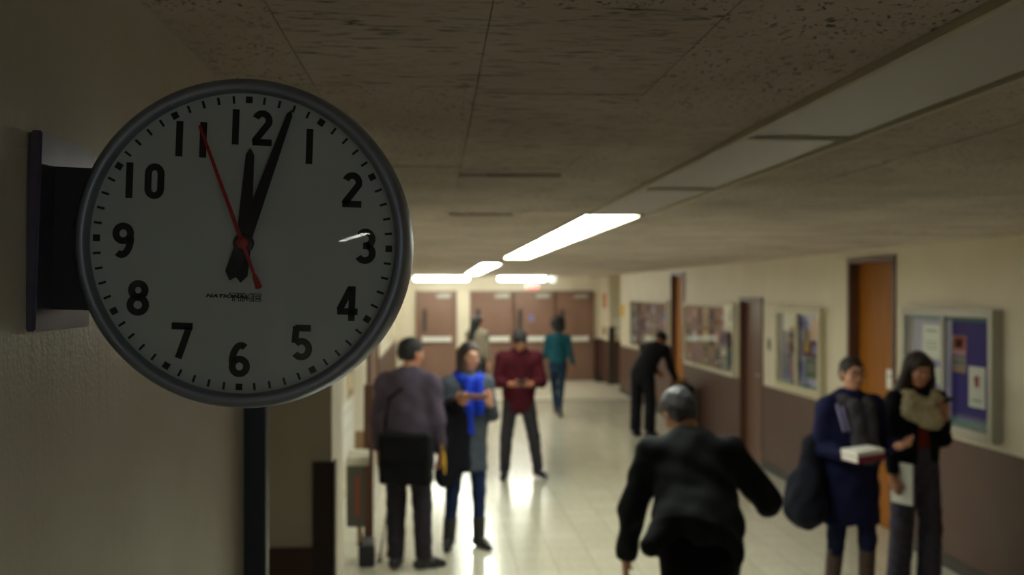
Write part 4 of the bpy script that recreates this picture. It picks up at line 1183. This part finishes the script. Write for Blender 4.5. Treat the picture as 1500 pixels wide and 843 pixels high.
# ------------------------------------------------------------------ person in a purple grey top, back turned
J = skeleton(1.74, lean=.04, bow=.05, turn=-.55, L=dict(ua=(-.17, -.02, -1), fa=(-.05, .18, -1)), Rr=dict(ua=(.15, -.06, -1), fa=(.02, .3, -1), curl=.7),
             legs=dict(l=dict(th=(-.02, .04, -1), sh=(0, -.05, -1), fd=(-.1, 1, 0)), r=dict(th=(.05, .06, -1), sh=(.05, -.07, -1), fd=(.8, .8, 0))))
p = person('person with back turned, in a loose purple grey top and dark jeans', 597, 7.7, -.30, J, 'mid')
face(J, p)
emit('hair', hair_cap(J, 1.03, .045), .006, HAIR['black'], p)
g = top(J, hem=-.06, ra=.2, rb=.205, ratio=.68, sr=(.08, .066, .05), sl=.92, folds=.005, seed=4)
u = J['Rt'][:, 2]
g.ell(J['neck'] + J['Rt'] @ V(0, -.07, -.03), V(.1, .05, .075), J['Rt'], .03)        # hood lying on the back
emit('hooded_top', g, .009, cloth('purple_grey_jersey', '4a414e', col2='3f3745', nscale=6), p)
emit('trousers', trousers(J, kr=.078, ar=.066), .009, cloth('dark_grey_denim', '2b2830', col2='232027', nscale=20), p)
shoes(J, p, M['black_plastic'])
b = held('shoulder_bag', 'wide black bag hanging behind the hips of the person in the purple grey top', 'bag', p, J['P'] + V(.06, -.17, -.07))
g = Solid().box(V(0, -.035, 0), V(.17, .04, .16), rd=.03).ell(V(0, -.05, -.05), V(.16, .06, .11), k=.04).folds(.004, seed=9)
emit('bag_body', g, .009, M['black_cloth'], b)
mb = MB(); mb.box(-.16, .16, -.125, -.1, -.02, .15); mb.build('flap', M['black_cloth'], b, bevel=.01)
mb = MB(); mb.tube([(-.17, -.02, .14), (-.185, .03, .28), (-.14, -.02, .44), (-.04, .0, .52)], .013, 8); mb.build('strap', M['black_cloth'], b)
f = held('folder', 'yellow folder in the hand of the person in the purple grey top', 'folder', p, J['wrr'] + V(.02, .02, -.04), rx(.35) @ rz(.25))
mb = MB(); mb.box(-.006, .006, -.05, .13, -.11, .15); mb.build('cover', INKS['yellow'], f, bevel=.002)
mb = MB(); mb.box(-.0035, .0035, -.047, .134, -.107, .147); mb.build('papers', M['paper'], f)

# ------------------------------------------------------------------ person in a blue scarf holding a tablet
J = skeleton(1.68, lean=.02, bow=.08, turn=.15, shw=.098, L=dict(ua=(-.2, .1, -1), fa=(.45, .75, .5), pn=(.6, -.4, .6), curl=.7), Rr=dict(ua=(.12, .1, -1), fa=(-.12, .85, .5), pn=(-.5, -.2, .8), curl=.6),
             legs=dict(l=dict(th=(-.02, .08, -1), sh=(.0, -.0, -1), fd=(-.2, 1, 0)), r=dict(th=(.1, .0, -1), sh=(.05, -.1, -1), fd=(.5, 1, 0))))
p = person('person in glasses, a bright blue scarf and grey cardigan, holding a brown case', 684, 8.35, PI + .35, J, 'light')
face(J, p, True)
h = hair_cap(J, 1.02, .05, -.08)
for q in (-1, 1): h.cone(hpos(J, q * .07, -.01, .01), hpos(J, q * .08, .02, -.17), .026, .028, .02)
h.cone(hpos(J, 0, -.08, 0), hpos(J, 0, -.085, -.17), .07, .06, .03)
emit('hair', h, .006, HAIR['brown'], p)
emit('cardigan', top(J, hem=-.16, ra=.165, rb=.19, ratio=.74, sr=(.06, .05, .042), sl=.9, seed=6), .009, cloth('grey_knit', '4a525c', col2='3f464f', nscale=30), p)
emit('trousers', trousers(J, hipr=.155, tr=.09, kr=.062, ar=.046), .009, cloth('navy_denim', '1d2b4c', col2='18233f', nscale=20), p)
g = scarf_ring(J, Solid(), .085, .042, .06)
Rt = J['Rt']; n0 = J['neck']
g.cone(n0 + Rt @ V(.045, .12, -.03), n0 + Rt @ V(.06, .15, -.25), .04, .048, .02).cone(n0 + Rt @ V(.06, .15, -.25), n0 + Rt @ V(.05, .14, -.45), .048, .055, .02, flat=True)
g.cone(n0 + Rt @ V(-.045, .12, -.03), n0 + Rt @ V(-.05, .14, -.3), .04, .05, .02, flat=True).folds(.003, (60, 60, 20), 3)
emit('scarf', g, .007, cloth('bright_blue_wool', '1c3bb4', col2='1830a0', nscale=30), p)
shoes(J, p, M['black_plastic'], tall=.45, name='boot')
t = held('tablet_case', 'brown case held open by the person in the blue scarf', 'tablet case', p, (J['wrr'] + J['wrl']) / 2 + V(.06, .09, .07), rx(.35) @ rz(.1))
mb = MB(); mb.box(-.14, .13, -.085, .085, -.008, .002); mb.build('cover', mat('brown_leather', '8a5a3c', .5), t, bevel=.003)
mb = MB(); mb.box(-.125, .115, -.073, .073, .002, .009); mb.build('screen', M['glassdark'], t, bevel=.002)
c_ = held('coat', 'long black coat draped over the arm of the person in the blue scarf', 'coat', p, J['elr'] * .5 + J['wrr'] * .5)
g = Solid().cone(V(0, -.09, .03), V(0, .1, .07), .065, .06).econ(V(.03, .0, -.02), V(.04, -.03, -.5), .085, .115, rz(.3), .55, .04).econ(V(-.06, .02, -.02), V(-.06, .0, -.42), .07, .095, rz(-.2), .55, .05).folds(.006, (50, 50, 6), 5)
emit('coat_cloth', g, .009, cloth('black_wool', '12121a'), c_)

# ------------------------------------------------------------------ person in a maroon hooded top, head bowed over a phone
J = skeleton(1.71, lean=.1, bow=.75, shw=.112, L=dict(ua=(-.2, .08, -1), fa=(.6, .85, -.02), hd=(.8, .6, -.1), pn=(.2, -.3, 1), curl=.6), Rr=dict(ua=(.2, .08, -1), fa=(-.6, .85, -.02), hd=(-.8, .6, -.1), pn=(-.2, -.3, 1), curl=.6),
             legs=dict(l=dict(th=(-.2, .04, -1), sh=(-.13, -.05, -1), fd=(-.5, 1, 0)), r=dict(th=(.14, .05, -1), sh=(.04, -.08, -1), fd=(.25, 1, 0))))
p = person('person in a maroon hooded top looking down at their hands, feet apart', 760, 11.45, PI, J, 'mid')
face(J, p)
emit('hair', hair_cap(J, 1.05, .055), .007, HAIR['black'], p)
g = top(J, hem=-.085, ra=.18, rb=.19, ratio=.74, sr=(.078, .066, .05), sl=.9, seed=8)
g.ell(J['neck'] + J['Rt'] @ V(0, -.06, -.02), V(.11, .06, .08), J['Rt'], .03)
emit('hooded_top', g, .009, cloth('maroon_fleece', '43101b', col2='3a0d17', nscale=20), p)
emit('trousers', trousers(J, kr=.075, ar=.062), .009, cloth('charcoal_denim', '302e33', col2='29272c', nscale=20), p)
shoes(J, p, M['black_plastic'])
t = held('phone', 'small black phone in the hands of the person in maroon', 'phone', p, (J['wrr'] + J['wrl']) / 2 + V(0, .09, .015), rx(.6))
mb = MB(); mb.box(-.036, .036, -.07, .07, -.004, .004); mb.build('phone_body', M['black_plastic'], t, bevel=.003)
mb = MB(); mb.box(-.032, .032, -.062, .062, .004, .0046); mb.build('screen', M['glassdark'], t)

# ------------------------------------------------------------------ person in teal walking away
J = skeleton(1.61, lean=.05, bow=.1, shw=.1, L=dict(ua=(-.2, .15, -1), fa=(.1, .9, -.4)), Rr=dict(ua=(.22, -.12, -1), fa=(.2, .15, -1)),
             legs=dict(l=dict(th=(.05, .3, -1), sh=(.08, -.12, -1), fd=(.05, 1, .15)), r=dict(th=(-.06, -.16, -1), sh=(-.06, -.5, -1), fd=(.1, .8, -.6))))
p = person('person in a teal top with bushy black hair, walking away towards the brown doors', 817, 17.2, -.12, J, 'brown')
face(J, p)
h = hair_cap(J, 1.08, .05, -.075).ell(hpos(J, 0, -.05, .06), V(.135, .12, .12) * J['s'], J['Rh'], .03).ell(hpos(J, .02, -.07, -.03), V(.12, .08, .08) * J['s'], J['Rh'], .03).folds(.005, (90, 90, 90), 3)
emit('hair', h, .008, HAIR['black'], p)
emit('top', top(J, hem=-.07, ra=.17, rb=.15, ratio=.64, sr=(.064, .05, .042), sl=.75, seed=12), .01, cloth('teal_jersey', '184a55', col2='14404a', nscale=10), p)
emit('trousers', trousers(J, hipr=.15, tr=.088, kr=.06, ar=.045), .01, cloth('dark_teal_denim', '1c2f42', col2='17283a', nscale=20), p)
shoes(J, p, M['black_plastic'])

# ------------------------------------------------------------------ person beyond the blue scarf, long dark hair, beige jacket
J = skeleton(1.66, shw=.1, bow=.05, turn=-.2, legs=dict(r=dict(th=(.03, .15, -1), sh=(0, -.1, -1)), l=dict(th=(-.03, -.12, -1), sh=(0, -.25, -1))), L=dict(ua=(-.12, .1, -1), fa=(.1, .6, -.6)), Rr=dict(ua=(.15, -.05, -1)))
p = person('person with long dark hair and a grey beige jacket, half hidden behind the blue scarf', 699, 18.9, -.5, J, 'light')
face(J, p)
h = hair_cap(J, 1.06, .05, -.08).cone(hpos(J, -.02, -.07, 0), hpos(J, -.05, -.09, -.3), .09, .085, .03)
emit('hair', h, .009, HAIR['black'], p)
emit('jacket', top(J, hem=-.05, ra=.18, rb=.18, ratio=.7, sr=(.072, .06, .05), sl=.95, seed=14), .01, cloth('grey_beige_canvas', '7f7565', col2='736a5b', nscale=8), p)
emit('trousers', trousers(J), .01, cloth('dark_denim', '23232e'), p)
shoes(J, p, M['black_plastic'])

# ------------------------------------------------------------------ person in black bending over a bag
J = skeleton(1.74, lean=.78, bow=1.15, shw=.105, L=dict(ua=(-.08, .62, -.75), fa=(.0, .8, -.62), curl=.8), Rr=dict(ua=(.08, .42, -1), fa=(0, .6, -.8), curl=.8),
             legs=dict(l=dict(th=(-.05, .02, -1), sh=(0, -.06, -1)), r=dict(th=(.05, .12, -1), sh=(.03, -.12, -1))))
p = person('person dressed in black, bending forward over a dark bag beside the orange door', 941, 14.8, -.78, J, 'mid')
face(J, p)
emit('hair', hair_cap(J, 1.05, .05), .008, HAIR['black'], p)
emit('jacket', top(J, hem=-.03, ra=.18, rb=.18, ratio=.7, sr=(.07, .058, .046), sl=.96, seed=15), .01, cloth('black_cotton', '17171c', col2='131318', nscale=20), p)
emit('trousers', trousers(J, kr=.085, ar=.085, tr=.105), .01, cloth('black_trouser_cloth', '15151c'), p)
shoes(J, p, M['black_plastic'])
gx, gy = at_depth(999, 15.2)
b = thing('travel_bag', 'upright black bag under the hands of the person bending forward', 'bag', (gx, gy, 0))
g = Solid().box(V(0, 0, .36), V(.11, .13, .30), rd=.05).ell(V(0, 0, .66), V(.14, .15, .1), k=.05).folds(.006, seed=3)
emit('bag_body', g, .012, M['black_cloth'], b)
mb = MB(); mb.tube([(-.09, 0, .72), (-.07, 0, .8), (.07, 0, .8), (.09, 0, .72)], .014, 8); mb.build('handle', M['black_cloth'], b)
for q in (-1, 1):
    mb = MB(); mb.lathe([(0, q * .15), (.04, q * .15), (.04, q * .19), (0, q * .19)], 20, 'y', (.1, 0, .04)); mb.build('wheel', M['black_plastic'], b)

# ------------------------------------------------------------------ person in a dark suit jacket hurrying away
J = skeleton(1.78, lean=.6, side=-.02, twist=-.12, bow=.66, turn=.25, tilt=-.1, shw=.108, L=dict(ua=(-.36, -.1, -1), fa=(-.03, .35, -1), curl=.5, pn=(1, 0, 0)), Rr=dict(ua=(.62, -.15, -.85), fa=(.22, .9, -.05), curl=.8, pn=(0, -.2, -1)),
             legs=dict(l=dict(th=(-.04, -.2, -1), sh=(-.02, -.95, -1), fd=(-.05, .8, -.6)), r=dict(th=(.1, .62, -1), sh=(.08, -.3, -1), fd=(.1, 1, 0))))
p = person('balding person in a dark grey suit jacket hurrying away, one elbow swung out', 1027, 4.7, .02, J, 'light')
face(J, p)
h = hair_cap(J, 1.03, .05, -.07)
emit('hair', h.ell(hpos(J, 0, -.03, .125), V(.055, .07, .05), J['Rh'], .02, 's'), .005, HAIR['dark_grey'], p, 'dark grey hair around a bald crown')
s = J['s']
hz = Solid().ell(hpos(J, 0, -.024, .07), V(.07, .082, .05) * s, J['Rh']); hz.ell(hpos(J, 0, -.03, .125), V(.045, .055, .035), J['Rh'], .02, 's')
emit('hair', hz, .005, HAIR['grey'], p, 'lighter grey hair at the top of the head')
SUIT = cloth('dark_grey_suiting', '202326', col2='1b1e21', nscale=14)
g = top(J, hem=.015, ra=.195, rb=.215, ratio=.68, sr=(.083, .066, .05), sl=.95, seed=17, folds=.006, hem_off=(-.05, -.08, .0), lower=J['Rt'])
B = J['P'] + J['Rt'][:, 2] * -.02 * 1.8
g.cone(J['P'] + J['Rt'] @ V(-.1, -.08, .14), J['P'] + J['Rt'] @ V(-.25, -.16, -.05), .075, .05, .06)
g.cone(J['P'] + J['Rt'] @ V(.02, -.1, .14), J['P'] + J['Rt'] @ V(-.02, -.16, .0), .08, .055, .06)
emit('suit_jacket', g, .008, SUIT, p)
g = Solid()
c0 = J['neck'] + J['Rt'] @ V(0, 0, .005)
for k in range(12):
    t0, t1 = PI * (1.05 + k / 13 * .9 * 1), PI * (1.05 + (k + 1) / 13 * .9)
    g.cone(c0 + J['Rt'] @ V(.072 * math.cos(t0), .07 * math.sin(t0), .015), c0 + J['Rt'] @ V(.072 * math.cos(t1), .07 * math.sin(t1), .015), .017, .017, .01)
emit('collar', g, .006, SUIT, p)
emit('trousers', trousers(J, hipr=.172, tr=.108, kr=.085, ar=.07), .009, cloth('black_trousers', '0d0d12'), p)
shoes(J, p, M['black_plastic'])

# ------------------------------------------------------------------ person in a navy coat with books
J = skeleton(1.66, lean=.0, bow=.02, turn=-.05, shw=.1, L=dict(ua=(-.2, .02, -1), fa=(.05, 1, .15), curl=.6, pn=(.3, 0, 1)), Rr=dict(ua=(.24, .0, -1), fa=(-.45, .9, -.12), hd=(-.6, .8, 0), curl=.5, pn=(-.2, 0, 1)),
             legs=dict(l=dict(th=(-.03, .12, -1), sh=(0, -.05, -1)), r=dict(th=(.03, -.03, -1), sh=(.02, -.16, -1))))
p = person('person in glasses with tied hair, navy coat and dark grey scarf, carrying books', 1246, 6.78, PI + .1, J, 'light')
face(J, p, True)
h = hair_cap(J, 1.0, .045, -.06).ell(hpos(J, 0, -.1, .05), V(.045, .04, .045), J['Rh'], .02)
emit('hair', h, .006, HAIR['brown'], p)
g = top(J, hem=-.20, ra=.19, rb=.215, ratio=.66, sr=(.078, .066, .052), sl=.88, seed=21, folds=.005)
emit('coat', g, .009, cloth('navy_wool', '191c40', col2='141735', nscale=12), p)
g = scarf_ring(J, Solid(), .088, .045, .07)
Rt = J['Rt']; n0 = J['neck']
g.cone(n0 + Rt @ V(-.05, .13, -.04), n0 + Rt @ V(-.07, .16, -.42), .05, .062, .02, flat=True).cone(n0 + Rt @ V(.04, .13, -.04), n0 + Rt @ V(.02, .16, -.3), .05, .055, .02, flat=True).folds(.004, (60, 60, 20), 4)
emit('scarf', g, .007, cloth('dark_grey_wool', '46454b', col2='38373d', nscale=40), p)
emit('trousers', trousers(J, hipr=.155, tr=.09, kr=.064, ar=.046), .009, cloth('navy_leggings', '1a1f3c'), p)
shoes(J, p, mat('brown_boot_leather', '46302c', .45), tall=.8, name='boot')
mb = MB()
for q in (.0, .035):
    mb.tube([n0 + Rt @ V(.1 + q, .04, .0), n0 + Rt @ V(.115 + q, .125, -.08), n0 + Rt @ V(.1 + q, .165, -.2)], .009, 8)
mb.build('bag_strap', INKS['lav'], p, smooth=True)
b = held('shoulder_bag', 'big dark bag swinging beside the person in the navy coat', 'bag', p, V(.31, -.02, J['P'][2] - .13))
g = Solid().ell(V(0, 0, -.03), V(.13, .17, .2)).ell(V(.01, 0, -.1), V(.125, .18, .13), k=.05).cone(V(-.02, 0, .1), V(-.05, 0, .32), .08, .07, .06).folds(.006, seed=7)
emit('bag_body', g, .009, cloth('dark_blue_black_nylon', '12131e'), b)
mb = MB(); mb.tube([(-.05, -.05, .3), (-.07, -.02, .42), (-.07, .05, .42), (-.05, .06, .3)], .012, 8); mb.build('strap', M['black_cloth'], b)
bk = (J['wrr'] * .6 + J['wrl'] * .4) + V(.10, .09, .0)
t = held('book', 'red book under the white one held by the person in the navy coat', 'book', p, bk + V(0, 0, -.012), rz(.12) @ ry(.08))
def book(t, hx, hy, th, m):
    mb = MB(); mb.box(-hx, hx, -hy, hy, -th / 2, -th / 2 + .003); mb.box(-hx, hx, -hy, hy, th / 2 - .003, th / 2); mb.box(-hx, hx, -hy, -hy + .004, -th / 2, th / 2); mb.build('cover', m, t)
    mb = MB(); mb.box(-hx + .004, hx - .004, -hy + .004, hy - .004, -th / 2 + .003, th / 2 - .003); mb.build('pages', M['paper'], t)
RB = mat('crimson_cover', '7c1e3c', .5)
book(t, .1, .09, .04, RB); t.children[0].data.materials[0] = RB
mb = MB(); mb.box(-.1, .1, .086, .09, -.02, .02); mb.build('spine', RB, t)
t = held('book', 'white book lying over the red one in the arms of the navy coat wearer', 'book', p, bk + V(.0, -.005, .024), rz(.12) @ ry(.08))
book(t, .1, .085, .03, M['paper'])
mb = MB(); mb.box(-.1, .1, .083, .086, -.015, .015); mb.build('spine', M['paper'], t)

# ------------------------------------------------------------------ person in a cream scarf looking at a phone
J = skeleton(1.68, lean=.03, bow=.3, turn=-.25, shw=.098, L=dict(ua=(-.2, .0, -1), fa=(.42, .6, .72), curl=.7, pn=(.4, -.5, .6)), Rr=dict(ua=(.12, -.02, -1), fa=(.03, .2, -1), curl=.7),
             legs=dict(l=dict(th=(-.02, .1, -1), sh=(0, -.04, -1)), r=dict(th=(.03, -.02, -1), sh=(0, -.12, -1))))
p = person('person with long dark hair and a chunky cream scarf, looking at a phone', 1340, 7.05, PI + .18, J, 'mid')
face(J, p)
h = hair_cap(J, 1.06, .055, -.09)
h.cone(hpos(J, 0, -.06, 0), hpos(J, .02, -.06, -.26), .09, .085, .03).cone(hpos(J, .075, -.01, .03), hpos(J, .14, .02, -.25), .035, .05, .03).cone(hpos(J, -.075, -.01, .03), hpos(J, -.1, .02, -.2), .033, .035, .03).folds(.003, (80, 80, 20), 6)
emit('hair', h, .006, HAIR['brown'], p)
emit('top', top(J, hem=-.05, ra=.15, rb=.15, ratio=.64, sl=.3, sr=(.05, .045, .04), seed=22), .009, cloth('rust_jersey', '6a2618'), p)
g = top(J, hem=-.075, ra=.172, rb=.18, ratio=.66, sr=(.068, .056, .045), sl=.92, seed=23, folds=.005)
g.econ(J['P'] + J['Rt'] @ V(0, .16, .34), J['P'] + J['Rt'] @ V(0, .18, -.3), .055, .075, J['Rt'], 2.0, .02, 's')
emit('jacket', g, .009, cloth('black_jacket_cloth', '0e0f17', col2='0b0c13', nscale=12), p)
g = scarf_ring(J, Solid(), .1, .055, .1, fwd=.02)
scarf_ring(J, g, .125, .055, .19, fwd=.04); g.folds(.005, (70, 70, 60), 2)
emit('scarf', g, .007, cloth('cream_chunky_knit', 'b9ad8e', col2='9a8f72', nscale=50), p)
emit('trousers', trousers(J, hipr=.16, tr=.098, kr=.082, ar=.085, end=1.0), .009, cloth('grey_lavender_denim', '4b4856', col2='403d4a', nscale=24), p)
shoes(J, p, M['black_plastic'])
t = held('phone', 'small dark phone in the raised hand of the person in the cream scarf', 'phone', p, J['wrl'] + J['hdl'] * .09 + V(.0, -.005, .035), rx(.7))
mb = MB(); mb.box(-.034, .034, -.066, .066, -.004, .004); mb.build('phone_body', M['black_plastic'], t, bevel=.003)
mb = MB(); mb.box(-.03, .03, -.058, .058, .004, .0046); mb.build('screen', M['glassdark'], t)
t = held('folder', 'white folder held low by the person in the cream scarf', 'folder', p, J['wrr'] + V(-.03, .05, -.045), rz(.25))
mb = MB(); mb.box(-.006, .006, -.09, .09, -.13, .15); mb.build('cover', M['paper'], t, bevel=.002)
mb = MB(); mb.box(-.004, .004, -.086, .094, -.127, .147); mb.build('papers', INKS['lav'], t)
